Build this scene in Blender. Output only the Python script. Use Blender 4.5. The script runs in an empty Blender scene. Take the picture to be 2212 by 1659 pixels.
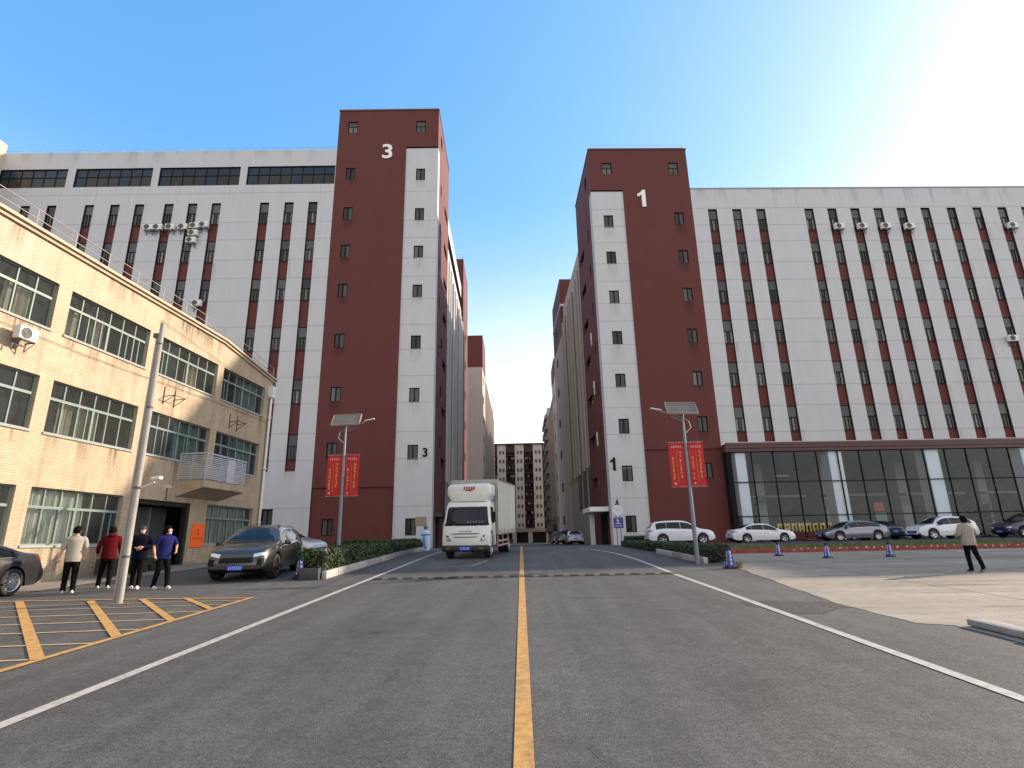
import bpy, bmesh, math, random
from math import sin, cos, pi, radians, sqrt, atan, tan, hypot
from mathutils import Vector, Matrix
from mathutils.bvhtree import BVHTree
random.seed(7)
SC = bpy.context.scene
COL = SC.collection

# ------------------------------------------------------------------ camera
cam = bpy.data.cameras.new('camera'); camo = bpy.data.objects.new('camera', cam); COL.objects.link(camo)
cam.sensor_width = 36; cam.lens = 36 * 1213.18 / 2212; cam.clip_end = 3000; cam.clip_start = .05
rx = Vector((0.99967074, 0.01663297, -0.01953866)); ux = Vector((0.02330918, -0.27027956, 0.96249968)); fx = Vector((-0.01072832, 0.9626382, 0.27057827))
camo.matrix_world = Matrix(((rx.x, ux.x, -fx.x, 0), (rx.y, ux.y, -fx.y, 0), (rx.z, ux.z, -fx.z, 1.7), (0, 0, 0, 1)))
SC.camera = camo

# ------------------------------------------------------------------ light
SUN_AZ, SUN_EL = radians(67), radians(23.2)      # azimuth from +Y (down the street) towards +X
sdir = Vector((sin(SUN_AZ) * cos(SUN_EL), cos(SUN_AZ) * cos(SUN_EL), sin(SUN_EL)))
sl = bpy.data.lights.new('sun', 'SUN'); sl.energy = 2.0; sl.angle = radians(.6); sl.color = (1, .82, .62)
so = bpy.data.objects.new('sun', sl); COL.objects.link(so)
so.rotation_euler = sdir.to_track_quat('Z', 'Y').to_euler()
W = bpy.data.worlds.new('World'); SC.world = W; W.use_nodes = True
nt = W.node_tree; bg = nt.nodes['Background']
sky = nt.nodes.new('ShaderNodeTexSky'); sky.sky_type = 'NISHITA'; sky.sun_disc = False
sky.sun_elevation = SUN_EL; sky.sun_rotation = SUN_AZ
sky.air_density = 1.0; sky.dust_density = 1.0; sky.ozone_density = 1.5; sky.altitude = 0
hsn = nt.nodes.new('ShaderNodeHueSaturation'); hsn.inputs['Saturation'].default_value = 1.85; hsn.inputs['Value'].default_value = 1.08; gmn = nt.nodes.new('ShaderNodeGamma'); gmn.inputs[1].default_value = .56; nt.links.new(sky.outputs[0], gmn.inputs[0]); nt.links.new(gmn.outputs[0], hsn.inputs['Color'])
tcw = nt.nodes.new('ShaderNodeTexCoord'); spw = nt.nodes.new('ShaderNodeSeparateXYZ'); nt.links.new(tcw.outputs['Generated'], spw.inputs[0])
def wmr(src, a, b, c, d):
    t = nt.nodes.new('ShaderNodeMapRange'); t.interpolation_type = 'SMOOTHSTEP'; t.inputs[1].default_value = a; t.inputs[2].default_value = b; t.inputs[3].default_value = c; t.inputs[4].default_value = d; nt.links.new(src, t.inputs[0]); return t.outputs[0]
def wmath(op, a, b):
    t = nt.nodes.new('ShaderNodeMath'); t.operation = op; nt.links.new(a, t.inputs[0]); nt.links.new(b, t.inputs[1]); return t.outputs[0]
wno = nt.nodes.new('ShaderNodeTexNoise'); wno.inputs['Scale'].default_value = 3.2; wno.inputs['Detail'].default_value = 7; nt.links.new(tcw.outputs['Generated'], wno.inputs['Vector'])
fill_cloud = wmath('MULTIPLY', wmr(spw.outputs[1], .05, -.45, 0, 1), wmr(wno.outputs['Fac'], .32, .55, .55, 1))      # broken cloud added unseen behind the camera, neutral fill for the fronts
haze_low = wmath('MULTIPLY', wmr(spw.outputs[2], .58, .04, 0, 1), wmr(wno.outputs['Fac'], .36, .6, .8, 1))    # pale horizon haze and low cloud
cm_ = wmath('MAXIMUM', fill_cloud, haze_low)
bwn = nt.nodes.new('ShaderNodeRGBToBW'); nt.links.new(gmn.outputs[0], bwn.inputs[0])
clc = nt.nodes.new('ShaderNodeVectorMath'); clc.operation = 'SCALE'; clc.inputs[0].default_value = (1.64, 1.58, 1.52); nt.links.new(bwn.outputs[0], clc.inputs['Scale'])
mxw = nt.nodes.new('ShaderNodeMix'); mxw.data_type = 'RGBA'; nt.links.new(cm_, mxw.inputs[0]); nt.links.new(hsn.outputs[0], mxw.inputs[6]); nt.links.new(clc.outputs[0], mxw.inputs[7])
nt.links.new(mxw.outputs[2], bg.inputs[0]); bg.inputs[1].default_value = .15
SC.view_settings.view_transform = 'Standard'; SC.view_settings.look = 'None'
SC.view_settings.exposure = 1.92; SC.view_settings.gamma = 1

# ------------------------------------------------------------------ helpers
def gz(y):
    if y < 28: return .038 * y
    if y < 40: t = y - 28; return 1.064 + .038 * t - .038 * t * t / 24
    return 1.292
def gs(y):
    return .038 if y < 28 else (.038 * (1 - (y - 28) / 12) if y < 40 else 0)

MC = {}
def M(name, col, rough=.65, metal=0, var=.1, scale=2.5, bump=0, bscale=60, coat=0, streak=0, spec=.5, rnd=0):
    if name in MC: return MC[name]
    m = bpy.data.materials.new(name); m.use_nodes = True; n = m.node_tree; b = n.nodes['Principled BSDF']
    b.inputs['Roughness'].default_value = rough; b.inputs['Metallic'].default_value = metal
    b.inputs['Coat Weight'].default_value = coat; b.inputs['Coat Roughness'].default_value = .05
    b.inputs['Specular IOR Level'].default_value = spec
    tc = n.nodes.new('ShaderNodeTexCoord')
    no = n.nodes.new('ShaderNodeTexNoise'); no.inputs['Scale'].default_value = scale; no.inputs['Detail'].default_value = 7; no.inputs['Roughness'].default_value = .65
    n.links.new(tc.outputs['Object'], no.inputs['Vector'])
    rp = n.nodes.new('ShaderNodeValToRGB')
    rp.color_ramp.elements[0].position = .3; rp.color_ramp.elements[1].position = .7
    lo = [c * (1 - var) for c in col]; hi = [min(1, c * (1 + var)) for c in col]
    rp.color_ramp.elements[0].color = (*lo, 1); rp.color_ramp.elements[1].color = (*hi, 1)
    n.links.new(no.outputs['Fac'], rp.inputs[0]); out = rp.outputs[0]
    if streak:
        mp = n.nodes.new('ShaderNodeMapping'); mp.inputs['Scale'].default_value = (1.3, 1.3, .09)
        n.links.new(tc.outputs['Object'], mp.inputs[0])
        s = n.nodes.new('ShaderNodeTexNoise'); s.inputs['Scale'].default_value = 1.6; s.inputs['Detail'].default_value = 8; s.inputs['Roughness'].default_value = .7
        n.links.new(mp.outputs[0], s.inputs['Vector'])
        r2 = n.nodes.new('ShaderNodeMapRange'); r2.inputs[1].default_value = .42; r2.inputs[2].default_value = .75
        r2.inputs[3].default_value = 1; r2.inputs[4].default_value = 1 - streak
        n.links.new(s.outputs['Fac'], r2.inputs[0])
        mx = n.nodes.new('ShaderNodeMix'); mx.data_type = 'RGBA'; mx.blend_type = 'MULTIPLY'; mx.inputs[0].default_value = 1
        n.links.new(out, mx.inputs[6]); n.links.new(r2.outputs[0], mx.inputs[7]); out = mx.outputs[2]
    if rnd:
        oi = n.nodes.new('ShaderNodeObjectInfo'); r3 = n.nodes.new('ShaderNodeMapRange')
        r3.inputs[3].default_value = 1 - rnd; r3.inputs[4].default_value = 1 + rnd
        n.links.new(oi.outputs['Random'], r3.inputs[0])
        mx = n.nodes.new('ShaderNodeMix'); mx.data_type = 'RGBA'; mx.blend_type = 'MULTIPLY'; mx.inputs[0].default_value = 1
        n.links.new(out, mx.inputs[6]); n.links.new(r3.outputs[0], mx.inputs[7]); out = mx.outputs[2]
    n.links.new(out, b.inputs['Base Color'])
    if bump:
        nb = n.nodes.new('ShaderNodeTexNoise'); nb.inputs['Scale'].default_value = bscale; nb.inputs['Detail'].default_value = 5
        n.links.new(tc.outputs['Object'], nb.inputs['Vector'])
        bu = n.nodes.new('ShaderNodeBump'); bu.inputs['Strength'].default_value = bump; bu.inputs['Distance'].default_value = .02
        n.links.new(nb.outputs['Fac'], bu.inputs['Height']); n.links.new(bu.outputs[0], b.inputs['Normal'])
    MC[name] = m; return m

class MB:
    def __init__(s): s.v = []; s.f = []; s.m = []; s.cur = 0
    def add(s, vs, fs):
        o = len(s.v); s.v += [tuple(p) for p in vs]; s.f += [tuple(i + o for i in f) for f in fs]; s.m += [s.cur] * len(fs); return s
    def mat(s, i): s.cur = i; return s
    def quad(s, a, b, c, d): return s.add([a, b, c, d], [(0, 1, 2, 3)])
    def box(s, x0, y0, z0, x1, y1, z1):
        if x0 > x1: x0, x1 = x1, x0
        if y0 > y1: y0, y1 = y1, y0
        if z0 > z1: z0, z1 = z1, z0
        v = [(x0, y0, z0), (x1, y0, z0), (x1, y1, z0), (x0, y1, z0), (x0, y0, z1), (x1, y0, z1), (x1, y1, z1), (x0, y1, z1)]
        return s.add(v, [(0, 3, 2, 1), (4, 5, 6, 7), (0, 1, 5, 4), (1, 2, 6, 5), (2, 3, 7, 6), (3, 0, 4, 7)])
    def cbox(s, c, d): return s.box(c[0] - d[0] / 2, c[1] - d[1] / 2, c[2] - d[2] / 2, c[0] + d[0] / 2, c[1] + d[1] / 2, c[2] + d[2] / 2)
    def rbox(s, x0, y0, z0, x1, y1, z1, r=.02, n=3):
        bm = bmesh.new(); bmesh.ops.create_cube(bm, size=1)
        bmesh.ops.scale(bm, vec=(x1 - x0, y1 - y0, z1 - z0), verts=bm.verts); bmesh.ops.translate(bm, vec=((x0 + x1) / 2, (y0 + y1) / 2, (z0 + z1) / 2), verts=bm.verts)
        bmesh.ops.bevel(bm, geom=bm.edges[:], offset=r, segments=n, profile=.5, affect='EDGES')
        bm.verts.index_update(); s.add([v.co[:] for v in bm.verts], [tuple(v.index for v in f.verts) for f in bm.faces]); bm.free(); return s
    def prism(s, pts, a, b, ax='y'):   # polygon in the plane normal to ax, extruded a..b
        n = len(pts)
        def P(p, t): return (p[0], t, p[1]) if ax == 'y' else ((t, p[0], p[1]) if ax == 'x' else (p[0], p[1], t))
        v = [P(p, a) for p in pts] + [P(p, b) for p in pts]
        return s.add(v, [tuple(range(n)), tuple(range(2 * n - 1, n - 1, -1))] + [(i, (i + 1) % n, n + (i + 1) % n, n + i) for i in range(n)])
    def tube(s, p0, p1, r0, r1=None, n=10, cap=True):
        r1 = r0 if r1 is None else r1; p0 = Vector(p0); p1 = Vector(p1); d = (p1 - p0).normalized()
        a = d.orthogonal().normalized(); b = d.cross(a)
        v = [p0 + (a * cos(2 * pi * i / n) + b * sin(2 * pi * i / n)) * r0 for i in range(n)] + [p1 + (a * cos(2 * pi * i / n) + b * sin(2 * pi * i / n)) * r1 for i in range(n)]
        f = [(i, (i + 1) % n, n + (i + 1) % n, n + i) for i in range(n)]
        if cap: f += [tuple(range(n - 1, -1, -1)), tuple(range(n, 2 * n))]
        return s.add(v, f)
    def path(s, pts, r, n=8):
        for i in range(len(pts) - 1): s.tube(pts[i], pts[i + 1], r if not isinstance(r, (list, tuple)) else r[i], r if not isinstance(r, (list, tuple)) else r[i + 1], n)
        return s
    def lathe(s, prof, n=24, c=(0, 0, 0), ax='z'):
        v = []; f = []; k = len(prof)
        for i in range(n):
            a = 2 * pi * i / n
            for r, h in prof:
                p = (r * cos(a), r * sin(a), h) if ax == 'z' else (r * cos(a), h, r * sin(a))
                v.append((p[0] + c[0], p[1] + c[1], p[2] + c[2]))
        for i in range(n):
            for j in range(k - 1):
                a, b = i * k + j, ((i + 1) % n) * k + j; f.append((a, b, b + 1, a + 1))
        return s.add(v, f)
    def ell(s, c, r, nu=14, nv=9, fn=None):
        v = []; f = []
        for j in range(nv + 1):
            t = pi * j / nv
            for i in range(nu):
                a = 2 * pi * i / nu; p = Vector((sin(t) * cos(a), sin(t) * sin(a), cos(t)))
                if fn: p = fn(p)
                v.append((c[0] + r[0] * p.x, c[1] + r[1] * p.y, c[2] + r[2] * p.z))
        for j in range(nv):
            for i in range(nu): f.append((j * nu + i, (j + 1) * nu + i, (j + 1) * nu + (i + 1) % nu, j * nu + (i + 1) % nu))
        return s.add(v, f)
    def grid(s, P, fl=False):
        r = len(P); c = len(P[0]); v = [p for row in P for p in row]
        f = [(i * c + j, i * c + j + 1, (i + 1) * c + j + 1, (i + 1) * c + j) for i in range(r - 1) for j in range(c - 1)]
        if fl: f = [q[::-1] for q in f]
        return s.add(v, f)
    def mesh(s, name, mats, smooth=0):
        me = bpy.data.meshes.new(name); me.from_pydata([tuple(p) for p in s.v], [], s.f)
        for m in (mats if isinstance(mats, (list, tuple)) else [mats]): me.materials.append(m)
        me.polygons.foreach_set('material_index', s.m); me.update()
        if smooth:
            bm = bmesh.new(); bm.from_mesh(me); bmesh.ops.remove_doubles(bm, verts=bm.verts, dist=.0004); bmesh.ops.recalc_face_normals(bm, faces=bm.faces); bm.to_mesh(me); bm.free()
            me.polygons.foreach_set('use_smooth', [True] * len(me.polygons)); me.set_sharp_from_angle(angle=radians(smooth))
        return me
    def obj(s, name, mats, parent=None, smooth=0, loc=None, label=None):
        return link(name, s.mesh(name, mats, smooth), parent, loc, label)
def link(name, me, parent=None, loc=None, label=None):
    o = bpy.data.objects.new(name, me); COL.objects.link(o)
    if parent is not None: o.parent = parent
    if loc: o.location = loc
    if label: o['label'] = label
    return o
def tag(o, label, cat, group=None):
    o['label'] = label; o['category'] = cat
    if group: o['group'] = group
    return o
def thing(name, label, cat, loc=(0, 0, 0), rz=0, group=None):
    o = bpy.data.objects.new(name, None); COL.objects.link(o); o.empty_display_size = .3
    o.location = loc; o.rotation_euler = (0, 0, rz); return tag(o, label, cat, group)
def struct(o, kind='structure'): o['kind'] = kind; return o
def dup(o, parent=None):
    c = o.copy(); COL.objects.link(c)
    if parent is not None: c.parent = parent
    for ch in list(o.children): dup(ch, c)
    return c
def onground(o, x, y, rz, dz=0, s=1):          # stand a vehicle on the sloping ground
    o.matrix_world = Matrix.Translation((x, y, gz(y) + dz)) @ Matrix.Rotation(atan(gs(y)), 4, 'X') @ Matrix.Rotation(rz, 4, 'Z') @ Matrix.Scale(s, 4)
def holes(mb, x0, x1, z0, z1, hs, depth, y=0, rm=None):
    """wall sheet in the plane y with rectangular openings and their reveals"""
    xs = sorted({x0, x1, *[h[0] for h in hs], *[h[1] for h in hs]}); zs = sorted({z0, z1, *[h[2] for h in hs], *[h[3] for h in hs]})
    xs = [x for x in xs if x0 <= x <= x1]; zs = [z for z in zs if z0 <= z <= z1]
    for i in range(len(xs) - 1):
        run = None
        for j in range(len(zs) - 1):
            cx, cz = (xs[i] + xs[i + 1]) / 2, (zs[j] + zs[j + 1]) / 2
            op = any(h[0] < cx < h[1] and h[2] < cz < h[3] for h in hs)
            if not op and run is None: run = zs[j]
            if run is not None and (op or j == len(zs) - 2):
                top = zs[j] if op else zs[j + 1]
                mb.quad((xs[i], y, run), (xs[i + 1], y, run), (xs[i + 1], y, top), (xs[i], y, top)); run = None
    keep = mb.cur
    if rm is not None: mb.cur = rm
    for a, b, c, d in hs:
        Y = y + depth
        mb.quad((a, y, c), (a, y, d), (a, Y, d), (a, Y, c)); mb.quad((b, y, d), (b, y, c), (b, Y, c), (b, Y, d))
        mb.quad((a, y, d), (b, y, d), (b, Y, d), (a, Y, d)); mb.quad((b, y, c), (a, y, c), (a, Y, c), (b, Y, c))
    mb.cur = keep
def text(body, size, mat, parent, loc, rot, name='building_number', ext=.03, off=0, sx=1, tagit=None):
    c = bpy.data.curves.new(name, 'FONT'); c.body = body; c.size = size; c.extrude = ext; c.offset = off; c.align_x = 'CENTER'; c.align_y = 'CENTER'
    t = bpy.data.objects.new('tmp', c); COL.objects.link(t)
    dg = bpy.context.evaluated_depsgraph_get(); me = bpy.data.meshes.new_from_object(t.evaluated_get(dg)); bpy.data.objects.remove(t)
    me.materials.clear(); me.materials.append(mat); me.name = name
    o = link(name, me, parent, loc); o.rotation_euler = rot; o.scale = (sx, 1, 1); return o
def glyph(mb, cx, cz, w, h, y, rng, t=None):    # one small block of brush strokes, in the plane y
    t = t or w * .13
    for k in range(rng.choice((2, 3, 3))):
        z = cz + h * (.42 - .42 * k + rng.uniform(-.05, .05)); a = rng.uniform(.35, .5) * w
        mb.box(cx - a, y - .002, z - t / 2, cx + a * rng.uniform(.6, 1), y, z + t / 2)
    for k in range(rng.choice((1, 2))):
        x = cx + w * rng.uniform(-.32, .32); mb.box(x - t / 2, y - .0035, cz - h * .48, x + t / 2, y - .0022, cz + h * rng.uniform(.2, .5))

def stain_mat(name, col, k):
    m = bpy.data.materials.new(name); m.use_nodes = True; n = m.node_tree; L = n.links; b = n.nodes['Principled BSDF']; b.inputs['Base Color'].default_value = (*col, 1); b.inputs['Roughness'].default_value = .9
    at = n.nodes.new('ShaderNodeAttribute'); at.attribute_name = 'soil'; tc = n.nodes.new('ShaderNodeTexCoord'); mp = n.nodes.new('ShaderNodeMapping'); mp.inputs['Scale'].default_value = (5, 5, .35); L.new(tc.outputs['Object'], mp.inputs[0])
    no = n.nodes.new('ShaderNodeTexNoise'); no.inputs['Scale'].default_value = 2; no.inputs['Detail'].default_value = 6; L.new(mp.outputs[0], no.inputs['Vector'])
    r = n.nodes.new('ShaderNodeMapRange'); r.inputs[1].default_value = .35; r.inputs[2].default_value = .65; r.inputs[4].default_value = k; L.new(no.outputs['Fac'], r.inputs[0])
    mu = n.nodes.new('ShaderNodeMath'); mu.operation = 'MULTIPLY'; L.new(r.outputs[0], mu.inputs[0]); L.new(at.outputs['Fac'], mu.inputs[1]); L.new(mu.outputs[0], b.inputs['Alpha']); return m
def stains(name, rects, y, mat, parent):
    """rain-streak dirt under sills: rects (x0,x1,ztop,zbottom), soiling strongest at the top"""
    v = []; f = []; a = []
    for x0, x1, zt, zb in rects:
        o = len(v)
        for j, (t, w) in enumerate(((0, 1), (.3, .75), (.7, .3), (1, 0))):
            for i, (u, q) in enumerate(((0, 0), (.15, .8), (.5, 1), (.85, .8), (1, 0))): v.append((x0 + (x1 - x0) * u, y, zt + (zb - zt) * t)); a.append(w * q)
        f += [(o + j * 5 + i, o + j * 5 + i + 1, o + (j + 1) * 5 + i + 1, o + (j + 1) * 5 + i) for j in range(3) for i in range(4)]
    me = bpy.data.meshes.new(name); me.from_pydata(v, [], f); at = me.attributes.new('soil', 'FLOAT', 'POINT'); at.data.foreach_set('value', a); me.materials.append(mat); o = link(name, me, parent); o['kind'] = 'stuff'; return o

# ------------------------------------------------------------------ materials
white_wall = M('white_wall_panel', (.475, .475, .495), .75, var=.03, scale=.35, streak=.08, bump=.05, bscale=30)
cream_wall = M('cream_wall_render', (.40, .35, .315), .8, var=.05, scale=.5, streak=.12)
joint = M('panel_joint', (.27, .265, .27), .9)
red_wall = M('dark_red_render', (.098, .0205, .0175), .8, var=.08, scale=.5, streak=.08, bump=.08, bscale=25)
red_joint = M('red_panel_joint', (.10, .028, .022), .9)
black_frame = M('black_window_frame', (.009, .009, .010), .8, spec=.15)
glass_far = M('dark_window_glass', (.014, .017, .017), .12, var=.3, scale=.8, spec=.35, rnd=.5)
blind = M('grey_window_blind_glass', (.055, .06, .058), .3, var=.15, scale=1.5, spec=.35, rnd=.35)
curtain_far = M('pale_curtain_glass', (.11, .105, .10), .3, var=.3, scale=4, rnd=.6)
roof_m = M('grey_roof', (.2, .2, .2), .9)
steel = M('galvanised_steel', (.42, .43, .44), .4, .7, var=.12, scale=8)
dark_steel = M('dark_steel', (.08, .08, .085), .5, .3)
white_paint = M('white_metal_paint', (.68, .68, .66), .45, var=.06, scale=6)
rubber = M('tyre_rubber', (.018, .018, .019), .85)
rimm = M('alloy_rim', (.5, .51, .53), .3, .8)
rim_dark = M('dark_alloy_rim', (.05, .05, .055), .35, .7)
black_plastic = M('black_plastic', (.012, .012, .013), .75, spec=.2)
car_glass = M('car_window_glass', (.008, .010, .014), .07, spec=.35, var=0)
plate_blue = M('blue_licence_plate', (.02, .09, .62), .4, var=.02)
letter_white = M('white_lettering', (.75, .76, .8), .5, var=.02)
head_l = M('headlight_lens', (.62, .65, .7), .08, .3, spec=.8)
tail_l = M('red_tail_lens', (.35, .01, .015), .15)
leaf_dark = M('dark_hedge_leaf', (.030, .052, .018), .6, var=.5, scale=5)
leaf_mid = M('green_hedge_leaf', (.052, .088, .024), .6, var=.4, scale=5)
stone_white = M('white_painted_kerb_stone', (.38, .37, .35), .8, var=.18, scale=6, bump=.3, bscale=20)
stone_grey = M('grey_kerb_stone', (.26, .25, .24), .85, var=.2, scale=6, bump=.3, bscale=20)
dark_stone = M('dark_granite', (.05, .05, .055), .6, var=.3, scale=9)
skin_m = M('skin', (.52, .30, .21), .55, var=.05)
hair_m = M('black_hair', (.006, .005, .005), .95, spec=.1, var=.3, scale=40)
# ------------------------------------------------------------------ ground
def ground_strip(name, x0, x1, y0, y1, lift, m, step=1.0, xf=None, kind='structure'):
    """sheet that follows the slope; xf(y) may give its own left/right edges"""
    mb = MB(); ys = [y0]
    while ys[-1] + step < y1: ys.append(ys[-1] + step)
    ys.append(y1); P = []
    for y in ys:
        a, b = xf(y) if xf else (x0, x1)
        P.append([(a + (b - a) * k / 4, y, gz(y) + lift) for k in range(5)])
    mb.grid(P, False); o = mb.obj(name, m); struct(o, kind); return o

def asphalt(name, base, tint=(1, 1, 1), grain=1.0, st=(2.2, .12, 1)):
    m = bpy.data.materials.new(name); m.use_nodes = True; n = m.node_tree; b = n.nodes['Principled BSDF']; L = n.links
    b.inputs['Roughness'].default_value = .82; b.inputs['Specular IOR Level'].default_value = .35
    tc = n.nodes.new('ShaderNodeTexCoord')
    def noise(s, d=6, r=.6, vec=None):
        t = n.nodes.new('ShaderNodeTexNoise'); t.inputs['Scale'].default_value = s; t.inputs['Detail'].default_value = d; t.inputs['Roughness'].default_value = r
        L.new(vec or tc.outputs['Object'], t.inputs['Vector']); return t.outputs['Fac']
    def mr(src, a, b_, c, d):
        t = n.nodes.new('ShaderNodeMapRange'); t.inputs[1].default_value = a; t.inputs[2].default_value = b_; t.inputs[3].default_value = c; t.inputs[4].default_value = d
        L.new(src, t.inputs[0]); return t.outputs[0]
    def mul(a, b_):
        t = n.nodes.new('ShaderNodeMath'); t.operation = 'MULTIPLY'; L.new(a, t.inputs[0]); L.new(b_, t.inputs[1]); return t.outputs[0]
    big = mr(noise(.22, 5), .3, .7, .82, 1.18)
    mp = n.nodes.new('ShaderNodeMapping'); mp.inputs['Scale'].default_value = st; L.new(tc.outputs['Object'], mp.inputs[0])
    wheel = mr(noise(.9, 4, vec=mp.outputs[0]), .35, .65, .86, 1.12)
    mid = mr(noise(3.5, 8, .7), .3, .7, .84, 1.18)
    fine = mul(mr(noise(70, 3, .8), .3, .7, 1 - .42 * grain, 1 + .42 * grain), mr(noise(24, 6, .85), .32, .68, 1 - .38 * grain, 1 + .38 * grain))
    v = n.nodes.new('ShaderNodeTexVoronoi'); v.inputs['Scale'].default_value = 115; L.new(tc.outputs['Object'], v.inputs['Vector'])
    agg = mr(v.outputs['Distance'], .0, .35, 1 + .9 * grain, 1.0)
    v2 = n.nodes.new('ShaderNodeTexVoronoi'); v2.inputs['Scale'].default_value = 26; L.new(tc.outputs['Object'], v2.inputs['Vector'])
    peb = mr(v2.outputs['Distance'], .0, .12, 1.5, 1.0)
    f = mul(mul(mul(big, wheel), mul(mid, fine)), mul(agg, peb))
    c = n.nodes.new('ShaderNodeVectorMath'); c.operation = 'SCALE'; c.inputs[0].default_value = [base * t for t in tint]; L.new(f, c.inputs['Scale'])
    L.new(c.outputs[0], b.inputs['Base Color'])
    bu = n.nodes.new('ShaderNodeBump'); bu.inputs['Strength'].default_value = .55 * grain; bu.inputs['Distance'].default_value = .006
    hh = n.nodes.new('ShaderNodeMath'); hh.operation = 'ADD'; L.new(noise(90, 4, .8), hh.inputs[0]); L.new(v.outputs['Distance'], hh.inputs[1])
    L.new(hh.outputs[0], bu.inputs['Height']); L.new(bu.outputs[0], b.inputs['Normal'])
    return m
ASPH = asphalt('asphalt', .081, (1, .99, .975), 1.4)
ASPH2 = asphalt('smooth_asphalt', .06, (1, 1, 1.03), .5)
CONC = asphalt('plaza_concrete', .25, (1, .89, .73), .35, (.1, 1.5, 1))

g = MB(); R = 900
P = []
for y in [-60, -20, 0, 28, 31, 34, 37, 40, 100, 400, 1500]: P.append([(x, y, gz(y) - .03 - (.6 if y < 0 else 0) * 0) for x in (-R, -40, 0, 40, R)])
struct(g.grid(P, False).obj('ground', asphalt('outer_ground', .12, (1, .97, .92), .4)))

ground_strip('road', 0, 0, -12, 184, 0, ASPH, xf=lambda y: (-16.9 + (3.2 if y > 17 else 0), 8.4 if y < 26 else 7.6), step=.5)
# plaza of worn concrete on the right, edge slightly ragged
rg = random.Random(3)
def plaza_edge(y):
    base = 6.5 if y < 9.4 else (6.05 if y < 12 else (6.05 + (y - 12) * .13 if y < 22 else 7.35))
    return base + .025 * sin(y * 2.1) + .02 * sin(y * 5.3)
ground_strip('plaza', 0, 0, -12, 26.3, .006, CONC, xf=lambda y: (plaza_edge(y), 75), step=.25)
ground_strip('car_park', 8.2, 75, 31.2, 49.3, .006, ASPH2)
ground_strip('forecourt', -30, -8.2, 23.5, 49.4, .005, ASPH2, xf=lambda y: (-15.2 if y < 33 else -60, -7.9))
ground_strip('pavement_beside_the_factory', 0, 0, 14.6, 32.6, .014, M('worn_pavement_concrete', (.21, .19, .165), .85, var=.25, scale=3, bump=.3, bscale=25), xf=lambda y: (-16.3 + (y - 14) * .077 - .1, -13.6 + (y - 16) * .055), step=.5)
# crumbled asphalt patch beside the plaza edge
mb = MB(); rr = random.Random(5); ring = []
for i in range(40):
    a = 2 * pi * i / 40; rad = 1 + .22 * sin(3 * a + 1) + rr.uniform(-.08, .08)
    x = 5.15 + .95 * rad * cos(a); y = 11.4 + .75 * rad * sin(a); ring.append((x, y, gz(y) + .004))
mb.add([(5.15, 11.4, gz(11.4) + .012)] + ring, [(0, 1 + i, 1 + (i + 1) % 40) for i in range(40)])
struct(mb.obj('asphalt_patch', asphalt('crumbled_asphalt', .055, (1, .98, .96), 2.2)))

# ------------------------------------------------------------------ markings
def worn(name, col, wear=.5):
    m = bpy.data.materials.new(name); m.use_nodes = True; n = m.node_tree; b = n.nodes['Principled BSDF']; L = n.links
    b.inputs['Roughness'].default_value = .7
    tc = n.nodes.new('ShaderNodeTexCoord'); t = n.nodes.new('ShaderNodeTexNoise'); t.inputs['Scale'].default_value = 9; t.inputs['Detail'].default_value = 9; t.inputs['Roughness'].default_value = .75
    L.new(tc.outputs['Object'], t.inputs['Vector'])
    r = n.nodes.new('ShaderNodeValToRGB'); r.color_ramp.elements[0].position = .26; r.color_ramp.elements[1].position = .26 + .22 * wear + .05
    r.color_ramp.elements[0].color = (col[0] * .25 + .04, col[1] * .25 + .04, col[2] * .25 + .04, 1); r.color_ramp.elements[1].color = (*col, 1)
    L.new(t.outputs['Fac'], r.inputs[0])
    t2 = n.nodes.new('ShaderNodeTexNoise'); t2.inputs['Scale'].default_value = 60; L.new(tc.outputs['Object'], t2.inputs['Vector'])
    mx = n.nodes.new('ShaderNodeMix'); mx.data_type = 'RGBA'; mx.blend_type = 'MULTIPLY'; mx.inputs[0].default_value = .35
    L.new(r.outputs[0], mx.inputs[6]); L.new(t2.outputs['Fac'], mx.inputs[7]); L.new(mx.outputs[2], b.inputs['Base Color']); return m
YEL = worn('yellow_road_paint', (.62, .345, .10), 1.1); WHI = worn('white_road_paint', (.52, .495, .46), 1.0); THIN = worn('thin_road_line_paint', (.50, .42, .31), .9); THIN2 = worn('thin_yellow_line_paint', (.58, .43, .23), .9)
def line(name, pts, w, m, lift=.008, kind='structure'):
    mb = MB()
    for i in range(len(pts) - 1):
        (x0, y0), (x1, y1) = pts[i], pts[i + 1]; L = hypot(x1 - x0, y1 - y0); nx, ny = -(y1 - y0) / L * w / 2, (x1 - x0) / L * w / 2
        k = max(1, int(L / 1.0)); P = []
        for j in range(k + 1):
            t = j / k; x, y = x0 + (x1 - x0) * t, y0 + (y1 - y0) * t
            P.append([(x + nx, y + ny, gz(y + ny) + lift), (x - nx, y - ny, gz(y - ny) + lift)])
        mb.grid(P)
    o = mb.obj(name, m)
    return struct(o, kind)
line('centre_line', [(-.02, -4), (-.02, 60)], .15, YEL)
line('road_edge_line', [(-4.68, -6), (-4.66, 36.5)], .15, WHI)
line('road_edge_line', [(4.56, -6), (4.55, 18), (4.66, 24), (4.5, 28), (3.9, 32.6), (3.3, 35)], .15, WHI)
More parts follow.
